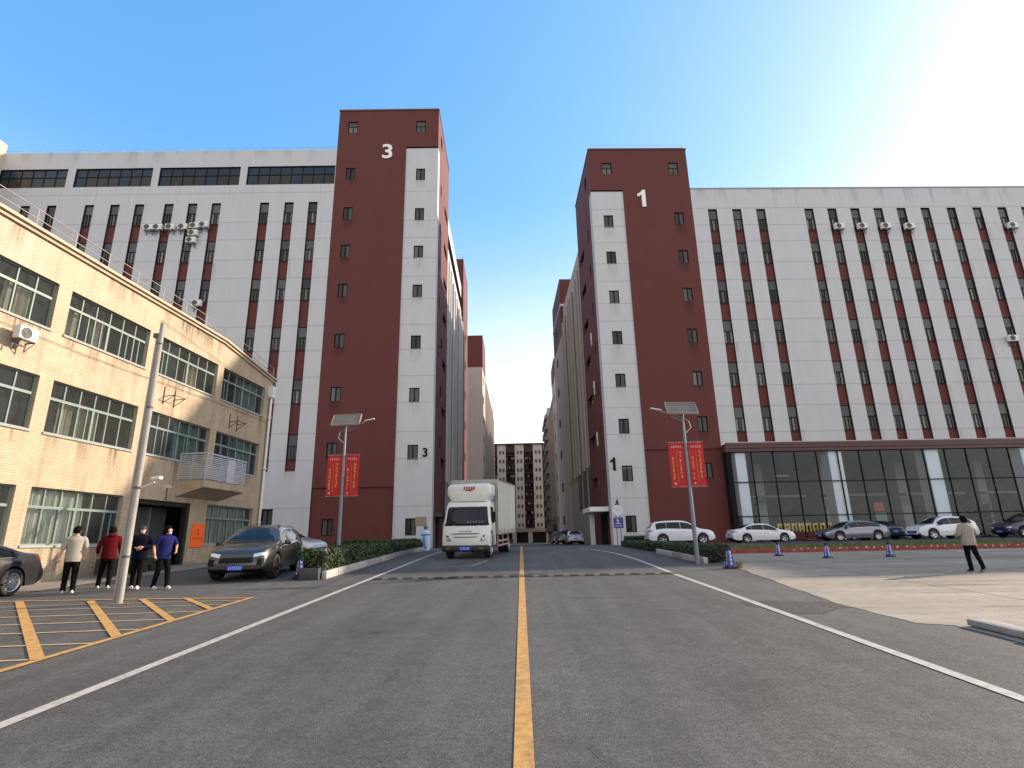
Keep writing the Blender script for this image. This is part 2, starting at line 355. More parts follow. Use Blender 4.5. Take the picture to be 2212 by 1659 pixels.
# hatched no-parking box
HX, HT = -6.45, 14.2
line('box_outline', [(HX, 2), (HX, HT)], .13, YEL, .012)
line('box_outline', [(-16, 14.35), (-12.5, 14.3), (-9, 14.25), (HX, 14.05)], .12, YEL, .0125)
for a, b, w in (((-8.15, 14.3), (-6.45, 12.35), .13), ((-9.15, 14.24), (-6.45, 11.0), .14), ((-10.3, 14.1), (-6.45, 9.55), .15), ((-12.1, 14.2), (-6.45, 8.05), .16)):
    line('hatch_stripe', [a, b], w, YEL, .0155)
for k, (a, b) in enumerate((((-15, 12.9), (-6.5, 13.7)), ((-15, 12.15), (-6.5, 13.1)), ((-15, 11.2), (-6.5, 12.1)), ((-15, 10.1), (-6.5, 11.2)), ((-15, 9.2), (-6.5, 10.2)), ((-15, 8.1), (-6.5, 9.1)), ((-15, 6.7), (-6.5, 8.1)))):
    line('thin_box_line', [a, ((a[0] + b[0]) / 2, (a[1] + b[1]) / 2 + .1), b], .075 if k > 1 else .06, THIN2 if k > 1 else THIN, .0095)
line('trench_line', [(-3.3, 22.0), (-1.9, 22.3), (-1.5, 25)], .09, THIN, .009)
line('turn_arrow', [(1.3, 29.5), (1.6, 29.3), (1.9, 29.3)], .15, THIN, .009)
line('turn_arrow', [(1.7, 31.5), (2.8, 31.4)], .15, THIN, .009)
line('bay_line', [(9, 21.3), (30, 22.2)], .1, THIN, .012); line('bay_line', [(9, 16), (13, 15.3)], .09, THIN, .012); line('bay_line', [(13, 14.2), (30, 13.1)], .09, THIN, .012)
# hairline cracks and oil stains
STN = stain_mat('oil_stain', (.04, .039, .038), .32); STN.node_tree.nodes['Mapping'].inputs['Scale'].default_value = (1.5, 1.5, 1.5)
for s in range(26):
    r_ = random.Random(40 + s); x, y = r_.uniform(-6.2, 6), r_.uniform(2.6, 20); a = r_.uniform(0, 2 * pi); pts = [(x, y)]
    if s > 9: x, y = r_.uniform(7.5, 20), r_.uniform(9, 22); a = r_.uniform(-.4, .4); pts = [(x, y)]
    for k in range(r_.randint(4, 9)): a += r_.uniform(-.8, .8); x += .14 * cos(a); y += .12 * sin(a); pts.append((x, y))
    line('road_crack', pts, r_.uniform(.004, .009), M('crack_dark', (.035, .034, .033), .9), .0135)
for s, (x, y, a_, b_) in enumerate(((2.2, 6.2, .5, .8), (-2.4, 9.5, .35, .6), (1.4, 13, .6, .4), (-3.2, 5.1, .25, .3), (3.3, 9.2, .3, .5), (-1.5, 16.2, .5, .4), (2.6, 20.5, .5, .9), (-2.9, 22.8, .7, .6))):
    rr = random.Random(s); ring = []
    for i in range(28):
        q = 2 * pi * i / 28; k = 1 + .25 * sin(2 * q + s) + .12 * sin(5 * q) + rr.uniform(-.06, .06); xx, yy = x + a_ * k * cos(q), y + b_ * k * sin(q); ring.append((xx, yy, gz(yy) + .004))
    me = bpy.data.meshes.new('oil_stain'); me.from_pydata([(x, y, gz(y) + .004)] + ring, [], [(0, 1 + i, 1 + (i + 1) % 28) for i in range(28)]); at = me.attributes.new('soil', 'FLOAT', 'POINT'); at.data.foreach_set('value', [1.0] + [0.0] * 28)
    me.materials.append(STN); struct(link('oil_stain', me))

# speed bump
sb = thing('speed_bump', 'low black and yellow rubber speed bump lying right across the road', 'speed bump', (0, 17.9, gz(17.9)))
a = MB(); b = MB()
for k in range(20):
    x0 = -4.5 + k * .455; a.prism([(-.15, .004), (.15, .014), (.09, .045), (-.09, .04)], x0, x0 + .27, 'x'); b.prism([(-.15, .004), (.15, .014), (.09, .045), (-.09, .04)], x0 + .273, x0 + .452, 'x')
a.obj('black_section', M('bump_rubber', (.025, .024, .025), .8), sb); b.obj('faded_section', M('faded_bump_paint', (.15, .10, .085), .8, var=.4, scale=12), sb)

# ------------------------------------------------------------------ kerbs, grass
for nm, xs, m, n_ in (('kerb', None, None, 0),):
    pass
kb = thing('kerb_stones', 'low grey kerb stones along the plaza edge at the near right', 'kerb', (0, 0, 0))
r_ = random.Random(9)
for k in range(9):
    y0 = 9.2 - k * 1.0; x = 6.62 + .02 * k * 0 + (.0 if k else .0)
    st = MB().rbox(0, 0, 0, .28, .985, .13 if k else .09, .015, 2); o = st.obj('kerb_stone', stone_grey, kb, 40, (x - .06 * max(0, 0), y0 - 1.0, gz(y0 - .5) - .0)); o.rotation_euler = (atan(.038), 0, radians(-1 + r_.uniform(-.4, .4)))
# left planter bed kerb, white painted stones with dark end
pk = thing('planter_kerb', 'kerb of white painted stones round the left hedge bed', 'kerb')
k = 0; y = 18.35
while y < 36:
    L_ = 1.2; m = stone_grey if k in (4, 5) else stone_white
    o = MB().rbox(0, 0, 0, .16, L_ - .02, .24, .012, 2).obj('kerb_stone', m, pk, 40, (-6.26, y, gz(y))); o.rotation_euler = (atan(gs(y + .5)), 0, radians(r_.uniform(-.5, .5))); y += L_; k += 1
o = MB().rbox(-6.9, 18.12, gz(18.2), -6.28, 18.34, gz(18.2) + .34, .015, 2).obj('kerb_end', dark_stone, pk, 40)
o = MB().rbox(-7.04, 18.36, gz(18.2), -6.9, 36, gz(18.2) + .3, .015, 2).obj('kerb_back', dark_stone, pk, 40); 
ground_strip('planter_soil', -7.2, -6.26, 18.3, 36, .16, M('soil', (.05, .035, .022), .95, var=.3, scale=8, bump=.5, bscale=14))
rk = thing('hedge_kerb', 'short run of chipped white kerb stones beside the right lamp post', 'kerb')
for k in range(5):
    x0, y0 = 6.12 - .0 * k, 21.2 + k * 1.22
    o = MB().rbox(0, 0, 0, .16, 1.2, .22, .015, 2).obj('kerb_stone', stone_white if k != 2 else stone_grey, rk, 40, (6.5 - k * .06, y0, gz(y0))); o.rotation_euler = (atan(.038), 0, radians(2.6))
# grass strip with red kerb
redk = M('red_painted_kerb', (.23, .045, .034), .8, var=.35, scale=5, bump=.2)
ks = thing('red_kerb', 'long red painted kerb with faded white dabs in front of the grass strip', 'kerb')
x = 7.6; k = 0
while x < 60:
    o = MB().rbox(0, 0, 0, .99, .18, .3, .015, 2).obj('kerb_stone', redk, ks, 40, (x, 26.35, gz(26.4) - .10)); o.rotation_euler = (0, 0, radians(r_.uniform(-.7, .7)))
    x += 1.0; k += 1
mb = MB(); rr = random.Random(2)
for k in range(90):
    x = 12 + k * .36 + rr.uniform(-.1, .1); w = rr.uniform(.04, .11); z = gz(26.35) + rr.uniform(.08, .15)
    mb.box(x, 26.335, z, x + w, 26.344, z + rr.uniform(.04, .09))
mb.obj('paint_dab', M('faded_white_dab', (.45, .37, .32), .8, var=.3, scale=20), ks)
ground_strip('lawn', 7.7, 60, 26.5, 31.3, .10, M('lawn_soil', (.045, .06, .02), .95, var=.4, scale=4), step=.4)
mb = MB(); rr = random.Random(8)
for k in range(26000):
    y = 26.5 + 4.6 * rr.random() ** 1.3; x = 7.8 + 48 * rr.random() ** 1.2; z = gz(y) + .09; h = rr.uniform(.03, .09); a = rr.uniform(0, pi); w = rr.uniform(.02, .05); dx, dy = w * cos(a), w * sin(a)
    lx, ly = rr.uniform(-.04, .04), rr.uniform(-.04, .04); mb.mat(rr.choice((0, 0, 1)))
    mb.add([(x - dx, y - dy, z), (x + dx, y + dy, z), (x + lx, y + ly, z + h)], [(0, 1, 2)])
struct(mb.obj('grass', [M('grass_blade', (.075, .13, .025), .7, var=.35, scale=3), M('dry_grass_blade', (.16, .17, .05), .7)]), 'stuff')

def leafy(name, boxes, label, cat, n, size=.05, mats=None, lump=.12, seed=1):
    """clipped hedge: leaf faces spread through the outer shell of each box; boxes = (x0,x1,y0,y1,zb,zt0,zt1)"""
    t = thing(name, label, cat, (boxes[0][0], boxes[0][2], gz(boxes[0][2]))); ox, oy, oz = t.location
    rr = random.Random(seed); mb = MB(); core = MB()
    tot = sum((b[1] - b[0] + 1) * (b[3] - b[2] + 1) for b in boxes)
    for x0, x1, y0, y1, zb, t0, t1 in boxes:
        def top(y, x): return t0 + (t1 - t0) * (y - y0) / max(.01, y1 - y0) + lump * .5 * sin(x * 2.3 + y * 3.1 + seed) * sin(y * 1.3 + x) + lump * .3 * sin(9 * y + 7 * x)
        P = []
        for j in range(13):
            yy = y0 + .12 + (y1 - y0 - .24) * j / 12; zz = top(yy, x0) - .16; P.append([(x0 + .14, yy, gz(yy) + zb), (x0 + .14, yy, zz), (x1 - .14, yy, zz), (x1 - .14, yy, gz(yy) + zb)])
        core.grid([[(p[0] - ox, p[1] - oy, p[2] - oz) for p in row] for row in P])
        for e in (0, -1): core.add([(p[0] - ox, p[1] - oy, p[2] - oz) for p in P[e]], [(0, 1, 2, 3)])
        m_ = int(n * (x1 - x0 + 1) * (y1 - y0 + 1) / tot)
        A = ((x1 - x0) * (y1 - y0), (t0 - zb - .8) and (y1 - y0) * .8, (x1 - x0) * .8)
        for k in range(m_):
            r = rr.random() * (A[0] + 2 * A[1] + 2 * A[2]); d = abs(rr.gauss(0, .06)) - .03
            x = rr.uniform(x0, x1); y = rr.uniform(y0, y1); tz = top(y, x)
            if r < A[0]: z = tz - d
            elif r < A[0] + 2 * A[1]: x = (x0 + d) if r < A[0] + A[1] else (x1 - d); z = rr.uniform(gz(y) + zb, tz)
            else: y = (y0 + d) if r < A[0] + 2 * A[1] + A[2] else (y1 - d); z = rr.uniform(gz(y) + zb, tz)
            s = size * rr.uniform(.6, 1.5); u = Vector((rr.gauss(0, 1), rr.gauss(0, 1), rr.gauss(0, 1))).normalized() * s; v = u.orthogonal().normalized() * s * .6
            if rr.random() < .5: v = u.cross(v).normalized() * s * .6
            c = Vector((x - ox, y - oy, z - oz)); mb.mat(0 if rr.random() < .62 else 1); mb.add([c - u, c - v, c + u, c + v], [(0, 1, 2, 3)])
    core.obj('branches', M('hedge_core', (.012, .018, .008), .95, var=.5, scale=12, bump=.6, bscale=18), t); mb.obj('leaves', mats or [leaf_dark, leaf_mid], t); return t
leafy('hedge', [(-7.1, -6.2, 18.5, 25, .2, 1.53, 1.66), (-7.9, -6.15, 24.8, 36, .2, 1.66, 1.76)], 'clipped green hedge in the bed with white kerb stones, left of the truck', 'hedge', 24000, .045, seed=1)
leafy('hedge', [(-15, -7.9, 46.6, 48.2, 0, 2.0, 2.0)], 'dark low hedge against the foot of the tower numbered 3', 'hedge', 5000, .07, seed=2)
leafy('hedge', [(6.55, 7.6, 21.6, 30, .05, 1.42, 1.52), (6.3, 7.5, 29.8, 37, .05, 1.52, 1.60)], 'clipped dark green hedge running back from the right lamp post', 'hedge', 15000, .04, [leaf_dark, leaf_dark], .06, seed=3)
leafy('hedge', [(8.2, 14.5, 45.6, 46.8, 0, 1.9, 1.9)], 'very dark hedge behind the white hatchback at the tower foot', 'hedge', 4000, .07, [leaf_dark, leaf_dark], seed=4)
def tuft(x, y, h, n, label, seed):
    rr = random.Random(seed); mb = MB()
    for k in range(n):
        a = rr.uniform(0, 2 * pi); r = rr.uniform(0, h * .5); t = Vector((r * cos(a), r * sin(a), rr.uniform(.02, h))); s = rr.uniform(.02, .045)
        u = Vector((rr.gauss(0, 1), rr.gauss(0, 1), rr.gauss(0, 1) + .5)).normalized() * s * 1.6; v = u.orthogonal().normalized() * s * .5
        mb.add([t - u, t - v, t + u, t + v], [(0, 1, 2, 3)])
    tag(mb.obj('weed_tuft', M('weed_leaf', (.13, .14, .045), .8, var=.3), None, 0, (x, y, gz(y))), label, 'weeds')
tuft(7.05, 19.3, .22, 120, 'dry weeds growing beside the nearest blue cone', 1)

# slab joints and grime on the plaza
for k in range(12): line('slab_joint', [(8.2 + 0 * k, 7 + k * 1.9 + .05), (46, 7 + k * 1.9)], .02, M('crack_dark', (.035, .034, .033), .9), .0105)
for k in range(9): x_ = 9.5 + k * 4.2; line('slab_joint', [(x_, 7), (x_ + .1, 26)], .02, M('crack_dark', (.035, .034, .033), .9), .0115)
rr = random.Random(17); STP = stain_mat('plaza_grime', (.07, .06, .045), .5); STP.node_tree.nodes['Mapping'].inputs['Scale'].default_value = (.5, 2.5, 1)
for s in range(26):
    x, y, a_, b_ = rr.uniform(8, 28), rr.uniform(11, 25), rr.uniform(.6, 2.6), rr.uniform(.12, .5); ring = []
    for i in range(24):
        q = 2 * pi * i / 24; k = 1 + .3 * sin(2 * q + s) + .15 * sin(5 * q); xx, yy = x + a_ * k * cos(q), y + b_ * k * sin(q); ring.append((xx, yy, gz(yy) + .009))
    me = bpy.data.meshes.new('plaza_stain'); me.from_pydata([(x, y, gz(y) + .009)] + ring, [], [(0, 1 + i, 1 + (i + 1) % 24) for i in range(24)]); at = me.attributes.new('soil', 'FLOAT', 'POINT'); at.data.foreach_set('value', [1.0] + [0.0] * 24); me.materials.append(STP); struct(link('plaza_stain', me))
# ------------------------------------------------------------------ numbered factory blocks
class Win:
    """cached meshes of one window kind"""
    def __init__(s, w, h, kind):
        f = MB(); t = .08; d = .07
        for x in (0, w - t): f.box(x, 0, 0, x + t, d, h)
        f.box(t, 0, 0, w - t, d, t); f.box(t, 0, h - t, w - t, d, h); p = MB()
        if kind == 'stripe':
            zt = h * .54; f.box(t, -.002, zt - .035, w - t, d - .004, zt + .035)
            for x in (w * .36, w * .68): f.box(x - .035, .004, t, x + .02, d - .006, zt - .035)
            p.mat(1).quad((t, .035, zt), (w - t, .035, zt), (w - t, .035, h - t), (t, .035, h - t))
            p.mat(0).quad((t, .035, t), (w * .36, .035, t), (w * .36, .035, zt), (t, .035, zt))
            p.mat(0).quad((w * .68, .04, t), (w - t, .04, t), (w - t, .04, zt), (w * .68, .04, zt))
            p.mat(2).quad((w * .36, .045, t), (w * .68, .045, t), (w * .68, .045, zt), (w * .36, .045, zt))
        elif kind == 'square':
            f.box(w / 2 - .05, -.002, t, w / 2 + .05, d - .004, h - t)
            f.box(w * .5 + .03, .004, h * .52, w - t, d - .01, h * .52 + .03) if h < 1.2 else None
            p.mat(0).quad((t, .035, t), (w / 2, .035, t), (w / 2, .035, h - t), (t, .035, h - t))
            p.mat(1).quad((w / 2, .04, t), (w - t, .04, t), (w - t, .04, h - t), (w / 2, .04, h - t))
        elif kind == 'top':
            f.box(t, -.002, h * .52, w - t, d - .004, h * .52 + .05); f.box(w / 2 - .04, .002, t, w / 2 + .04, d - .006, h * .52)
            p.mat(1).quad((t, .035, h * .52), (w - t, .035, h * .52), (w - t, .035, h - t), (t, .035, h - t)); p.mat(0).quad((t, .035, t), (w - t, .035, t), (w - t, .035, h * .52), (t, .035, h * .52))
        elif kind == 'ribbon':
            n = int(w / 1.1); f.box(t, -.002, h * .55, w - t, d - .004, h * .55 + .07)
            for k in range(1, n): x = w * k / n; f.box(x - .035, .001, t, x + .035, d - .002, h - t)
            for k in range(n):
                p.mat(3); x0, x1 = w * k / n, w * (k + 1) / n
                p.quad((x0, .04, h * .55), (x1, .04, h * .55), (x1, .04, h), (x0, .04, h)); p.mat(0 if k % 4 else 3).quad((x0, .04, 0), (x1, .04, 0), (x1, .04, h * .55), (x0, .04, h * .55))
        s.f = f.mesh('window', black_frame); A = [glass_far, blind, curtain_far]; s.k = 0; s.ps = []
        for A in ([glass_far, blind, curtain_far], [glass_far, glass_far, curtain_far], [curtain_far, blind, glass_far], [glass_far, blind, glass_far], [blind, blind, curtain_far]): s.ps.append(p.mesh('pane', A + [M('painted_sky_reflection_glass', (.014, .030, .055), .2, spec=.25, rnd=.3, var=.4, scale=.9)]))  # ribbon panes' blue sky reflection is put into the base colour
        s.p = p.mesh('pane', [glass_far, blind, curtain_far, M('painted_sky_reflection_glass', (.014, .030, .055), .2, spec=.25, rnd=.3, var=.4, scale=.9)])
    def put(s, parent, x, y, z, rz=0, label=None):
        o = link('window', s.f, parent, (x, y, z), label); o.rotation_euler = (0, 0, rz); s.k += 1; link('pane', s.ps[(s.k * 7 + s.k // 3) % 5] if len(s.p.vertices) < 40 else s.p, o); return o
def railing(parent, pts, h=.9, step=1.5, n=2, m=None, r=.022):
    mb = MB()
    for i in range(len(pts) - 1):
        a, b = Vector(pts[i]), Vector(pts[i + 1]); L = (b - a).length; k = max(1, int(L / step))
        for j in range(k + 1): p = a.lerp(b, j / k); mb.tube(p, p + Vector((0, 0, h)), r, n=6)
        for q in range(n): z = Vector((0, 0, h * (1 - q / n))); mb.tube(a + z, b + z, r * .9, n=6)
    return mb.obj('railing', m or steel, parent)
W_ST = Win(.92, 2.36, 'stripe'); W_SQ = Win(.95, 1.42, 'square'); W_TOP = Win(1.02, 1.4, 'top')

STW = stain_mat('rain_streak_dirt', (.20, .195, .19), .26); STR = stain_mat('dark_streak_dirt', (.05, .02, .018), .6)
def block(name, label, P0, ang, sgn, cfg):
    """front in the local x-z plane, depth along +y"""
    t = thing(name, label, 'factory', (P0[0], P0[1], 0), ang)
    x0, x1, H = cfg['tower']; wx0, wx1, WH = cfg['white']; D = 10.4
    inner = x1 if sgn < 0 else x0     # street side of the tower
    # tower walls
    mb = MB(); hs = []
    for z in cfg['red_win'][1]: hs.append((cfg['red_win'][0], cfg['red_win'][0] + .95, z, z + 1.42))
    for z in [cfg['topz']]:
        for x in cfg['topx']: hs.append((x, x + 1.02, z, z + 1.4))
    lo = cfg['ledge']
    rx0, rx1 = (x0, wx0) if sgn < 0 else (wx1, x1)
    mb.mat(0); holes(mb, rx0, rx1, lo, WH, [h for h in hs if h[2] > lo and h[3] < WH], .14)
    holes(mb, x0, x1, WH, H, [h for h in hs if h[2] > WH], .14)
    holes(mb, rx0, rx1, 0, lo, [h for h in hs if h[3] < lo], .14, .12)
    mb.quad((rx0, 0, lo), (rx1, 0, lo), (rx1, .12, lo), (rx0, .12, lo))
    if sgn < 0: mb.quad((rx1, 0, 0), (rx1, .35, 0), (rx1, .35, WH), (rx1, 0, WH))
    else: mb.quad((rx0, 0, 0), (rx0, .35, 0), (rx0, .35, WH), (rx0, 0, WH))
    mb.quad((wx0, 0, WH), (wx1 + .0, 0, WH), (wx1, 1.3, WH), (wx0, 1.3, WH))
    xo = x0 if sgn < 0 else x1
    mb.quad((xo, 0, 0), (xo, D, 0), (xo, D, H), (xo, 0, H)); mb.quad((x0, D, 0), (x1, D, 0), (x1, D, H), (x0, D, H))
    mb.mat(1)
    for z in cfg['red_seams']:
        mb.box(rx0 + .01, -.003 if z > lo else .117, z - .015, rx1 - .01, .01 if z > lo else .13, z + .015)
    for x in (rx0 + (rx1 - rx0) * .2, rx0 + (rx1 - rx0) * .8): mb.box(x - .01, -.0025, lo, x + .01, .01, WH)
    # street side wall of the tower: red panel with slot windows behind the white corner
    sx = inner; sh = [(1.35 + 4.9, 1.35 + 8.0, z + .1, z + 1.1) for z in cfg['white_win'][1][:-1]] + [(2.6, 3.3, z, z + 1.3) for z in cfg['white_win'][1][:-1]]
    side = MB(); side.mat(0)
    holes(side, 1.3, D, 0, WH, [h for h in sh if h[3] < WH], .25); holes(side, 0, D, WH, H, [(2.2, 3.4, cfg['topz'], cfg['topz'] + 1.5)], .25)
    def tr(v): return (sx - (v[1] * 1 if sgn < 0 else -v[1]), v[0], v[2])
    off = len(mb.v); mb.v += [tr(v) for v in side.v]; mb.f += [tuple(i + off for i in f) for f in side.f]; mb.m += [0] * len(side.f)
    mb.obj('tower_wall', [red_wall, red_joint], t)
    bk = MB(); a_, b_ = (sx - .24, sx - .27) if sgn < 0 else (sx + .24, sx + .27)
    for h in sh:
        if h[3] < WH: bk.box(a_, h[0] - .05, h[2] - .05, b_, h[1] + .05, h[3] + .05)
    bk.box(a_, 2.15, cfg['topz'] - .05, b_, 3.45, cfg['topz'] + 1.55)
    bk.obj('side_window', glass_far, t)
    MB().box(x0 + .02, .02, H - .02, x1 - .02, D - .02, H + .02).obj('tower_roof', roof_m, t)
    cp = MB(); cp.box(x0 - .05, -.05, H, x1 + .05, .2, H + .18); cp.box(x0 - .05, .2, H, x0 + .2, D, H + .18); cp.box(x1 - .2, .2, H, x1 + .05, D, H + .18); cp.obj('coping', red_wall, t)
    railing(t, [(x0 + .2, .4, H + .18), (x1 - .2, .4, H + .18), (x1 - .2, D - .3, H + .18)], .55 if sgn < 0 else .75, 1.7, 2)
    # white corner panel
    wp = MB(); wh = [(cfg['white_win'][0], cfg['white_win'][0] + .95, z, z + hh) for z, hh in zip(cfg['white_win'][1], cfg['white_win'][2])]
    wp.mat(0); holes(wp, wx0, wx1, 0, WH - .12, wh, .12, .1)
    if sgn < 0: wp.quad((wx1, .1, 0), (wx1, 1.25, 0), (wx1, 1.25, WH - .12), (wx1, .1, WH - .12))
    else: wp.quad((wx0, .1, 0), (wx0, 1.25, 0), (wx0, 1.25, WH - .12), (wx0, .1, WH - .12))
    wp.mat(1)
    for z in cfg['seams']:
        if z < WH - .3: wp.box(wx0 + .01, .096, z - .022, wx1 - .01, .12, z + .022)
    wp.obj('corner_panel', [white_wall, joint], t)
    stains('sill_stain', [(h[0] - .15, h[1] + .15, h[2] - .02, h[2] - random.uniform(.9, 2.0)) for h in wh], .0975, STW, t)
    stains('red_sill_stain', [(cfg['red_win'][0] - .1, cfg['red_win'][0] + 1.05, z - .02, z - random.uniform(.8, 1.8)) for z in cfg['red_win'][1] if z > lo], -.004, STR, t)
    for z, hh in zip(cfg['white_win'][1], cfg['white_win'][2]):
        o = W_SQ.put(t, cfg['white_win'][0], .16, z); o.scale = (1, 1, hh / 1.42)
    for z in cfg['red_win'][1]: W_SQ.put(t, cfg['red_win'][0], .07 + (.1 if z < lo else 0), z)
    for x in cfg['topx']: W_TOP.put(t, x, .07, cfg['topz'])
    # wing with recessed stripes
    a, b, WT = cfg['wing']; st = [(x, x + .92, cfg['stripe_bot'], cfg['stripe_top']) for x in cfg['stripes']]
    extra = cfg.get('ground_win', []); rb = [(p, q, *cfg['ribz']) for p, q in cfg.get('ribbons', [])]
    wl = MB().mat(0); holes(wl, a, b, cfg['wing_bot'], WT, st + rb + extra, .2, rm=2)
    wl.quad((a, 0, WT), (b, 0, WT), (b, .35, WT), (a, .35, WT)); wl.mat(1)
    for z in cfg['seams']:
        if cfg['wing_bot'] + .2 < z < WT:
            xs = [a] + [v for s_ in sorted(st) for v in s_[:2] if s_[2] < z < s_[3]] + [b]
            for i in range(0, len(xs) - 1, 2):
                if xs[i + 1] > xs[i]: wl.box(xs[i] + .004, -.003, z - .022, xs[i + 1] - .004, .01, z + .022)
    for x in cfg['vseams']: wl.box(x - .015, -.003, cfg['stripe_top'] + .1, x + .015, .01, (cfg['ribz'][0] - .05) if rb else WT - .05)
    rr = random.Random(int(b)); stains('wall_stain', [(x_, x_ + rr.uniform(.3, 1.6), WT - .02, WT - rr.uniform(.6, 2.4)) for x_ in [max(a, -46) + k * .9 + rr.uniform(0, .5) for k in range(0, int((min(b, 46) - max(a, -46)) / .95), 3)]] + [(s_[1] + .05, s_[1] + .35, z + rr.uniform(-.3, .2), z - rr.uniform(1, 3)) for s_ in st for z in cfg['rows'] if rr.random() < .4] + [(s_[0] - .1, s_[1] + .1, s_[2] - .01, s_[2] - rr.uniform(.5, 1.2)) for s_ in st if cfg['wing_bot'] < 1], -.004, STW, t)
    wl.obj('wing_wall', [white_wall, joint, M('dark_reveal', (.05, .022, .020), .7)], t)
    rs = MB()
    for s_ in st:
        zz = [s_[2]] + [v for z in cfg['rows'] for v in (z, z + 2.36)] + [s_[3]]; zz = sorted(zz)
        rs.quad((s_[0], .2, s_[2]), (s_[1], .2, s_[2]), (s_[1], .2, s_[3]), (s_[0], .2, s_[3]))
        for z in cfg['rows']: rs.box(s_[0], .14, z - .07, s_[1], .2, z)
    rs.obj('red_stripe_panel', red_wall, t)
    for x in cfg['stripes']:
        for z in cfg['rows']:
            if cfg['see'](x, z): W_ST.put(t, x, .12, z)
    for e in extra:
        o = W_SQ.put(t, e[0], .15, e[2]); o.scale = ((e[1] - e[0]) / .95, 1, (e[3] - e[2]) / 1.42)
    for p, q in cfg.get('ribbons', []):
        random.seed(int(p * 10)); Win(q - p, cfg['ribz'][1] - cfg['ribz'][0], 'ribbon').put(t, p, .12, cfg['ribz'][0])
    DW = 43
    rf = MB().box(a, .3, WT - .5, b, DW, WT - .45); rf.obj('wing_roof', roof_m, t)
    # street side wing
    X = sx - .35 if sgn < 0 else sx + .35
    sw = MB(); ss = []
    y = D + 1.1
    while y < 39: 
        for k in range(3): ss.append((y + k * 2.45, y + k * 2.45 + 1.15, cfg['stripe_bot'] + (.6 if sgn < 0 else 0), cfg['stripe_top']))
        y += 8.6
    tmp = MB(); sr = [(D + .8, 41.5, *cfg['ribz'])] if cfg['ribz'] else []
    holes(tmp, D, DW, 0, WT, [s_ for s_ in ss if s_[1] < DW] + sr, .5, rm=1)
    def tr2(v): return (X - (v[1] if sgn < 0 else -v[1]), v[0], v[2])
    sw.v = [tr2(v) for v in tmp.v]; sw.f = tmp.f[:]; sw.m = tmp.m[:]; sw.mat(0)
    for k, s_ in enumerate(ss):   # projecting fins between the stripes
        sw.mat(0).box(X, s_[0] - .9, s_[2] - .5, X + (.32 if sgn < 0 else -.32), s_[0] - .1, s_[3]); sw.mat(1).box(X, s_[0] - .93, s_[2] - .5, X + (.12 if sgn < 0 else -.12), s_[0] - .901, s_[3])
    sw.obj('side_wing_wall', [white_wall if sgn < 0 else cream_wall, M('grey_reveal', (.20, .20, .205), .8) if sgn < 0 else M('brown_grey_reveal', (.13, .10, .09), .8)], t)  # block 1: warm bounce from sunlit opposite walls put into the wall colour
    sp = MB(); q0 = X - .5 if sgn < 0 else X + .5; q1 = q0 + (.06 if sgn < 0 else -.06)
    for s_ in ss:
        sp.mat(0).quad((q0, s_[0], s_[2]), (q0, s_[1], s_[2]), (q0, s_[1], s_[3]), (q0, s_[0], s_[3])); sp.mat(1)
        for z in cfg['rows']: sp.quad((q1, s_[0], z), (q1, s_[1], z), (q1, s_[1], z + 2.36), (q1, s_[0], z + 2.36))
    for r_ in sr: sp.quad((q1, r_[0], r_[2]), (q1, r_[1], r_[2]), (q1, r_[1], r_[3]), (q1, r_[0], r_[3]))
    o = sp.obj('side_window_band', [red_wall, glass_far], t); o['kind'] = 'stuff'
    # far end tower
    et = MB().mat(0); ex = sx; w_ = 10.5 * (-1 if sgn < 0 else 1)
    et.box(ex, 33.5 if sgn < 0 else 30.5, 0 if sgn < 0 else H - 9, ex + w_, DW, H + .3); et.mat(3).box(ex, 30.5, 0, ex + w_, DW, H - 9) if sgn > 0 else None; et.mat(1)
    if sgn > 0: et.box(ex - .06, 30.44, H - 4.3, ex + w_, DW + .06, H - 3.9)
    for k in range(7): et.mat(2).box(ex + (.02 if sgn < 0 else -.02), 37, 4 + k * 5, ex - (.05 if sgn < 0 else -.05), 39, 5.3 + k * 5)
    et.obj('far_tower_wall', [red_wall, white_wall, black_frame, cream_wall], t)
    if sgn < 0: railing(t, [(ex - 6, 33.7, H + .3), (ex - .2, 33.7, H + .3), (ex - .2, 42, H + .3)], .9, 1.6, 2)
    return t

rows3 = [33.05, 28.84, 24.6, 19.5, 14.3, 9.1]
c3 = dict(tower=(-10.2, .4, 46.5), white=(-2.98, .4, 41.9), red_win=(-9.12, [38.0, 33.35, 29.1, 24.85, 19.65, 14.4, 9.2, 2.5]), topx=(-9.2, -2.0), topz=43.75, ledge=6.6,
    white_win=(-1.88, [37.9, 33.2, 29.0, 24.75, 19.45, 14.25, 8.95, 2.4], [1.4, 1.42, 1.35, 1.35, 1.35, 1.38, 1.35, 1.45]),
    seams=[36.6, 33.2, 31.25, 29.0, 27.0, 24.6, 21.92, 19.4, 16.8, 14.25, 11.5, 9.04, 4.89], red_seams=[24.5, 19.4, 16.8, 14.2, 11.5, 9.0, 4.85],
    wing=(-62, -10.2, 41.75), wing_bot=0, stripes=[-44.3, -41.75, -39.1, -35.3, -32.72, -30.24, -27.27, -24.87, -22.48, -17.6, -15.12, -12.69], stripe_bot=8.1, stripe_top=35.45, rows=rows3,
    vseams=[-43, -38, -34.4, -31, -26, -20.9, -18.5, -15.5, -11.6], ribbons=[(-46.2, -37.8), (-36.98, -29.06), (-28.33, -20.03), (-19.3, -10.25)], ribz=(37.55, 39.75),
    ground_win=[(-14.4, -13.4, 2.2, 4.86), (-16.9, -15.9, 2.2, 4.86)], see=lambda x, z: x > -18.5 or (x > -33 and z > 14) or z > 24)
b3 = block('factory_block', 'white and dark red factory block with a big white 3 on its tower', (-8.2, 50), .0212846, -1, c3)
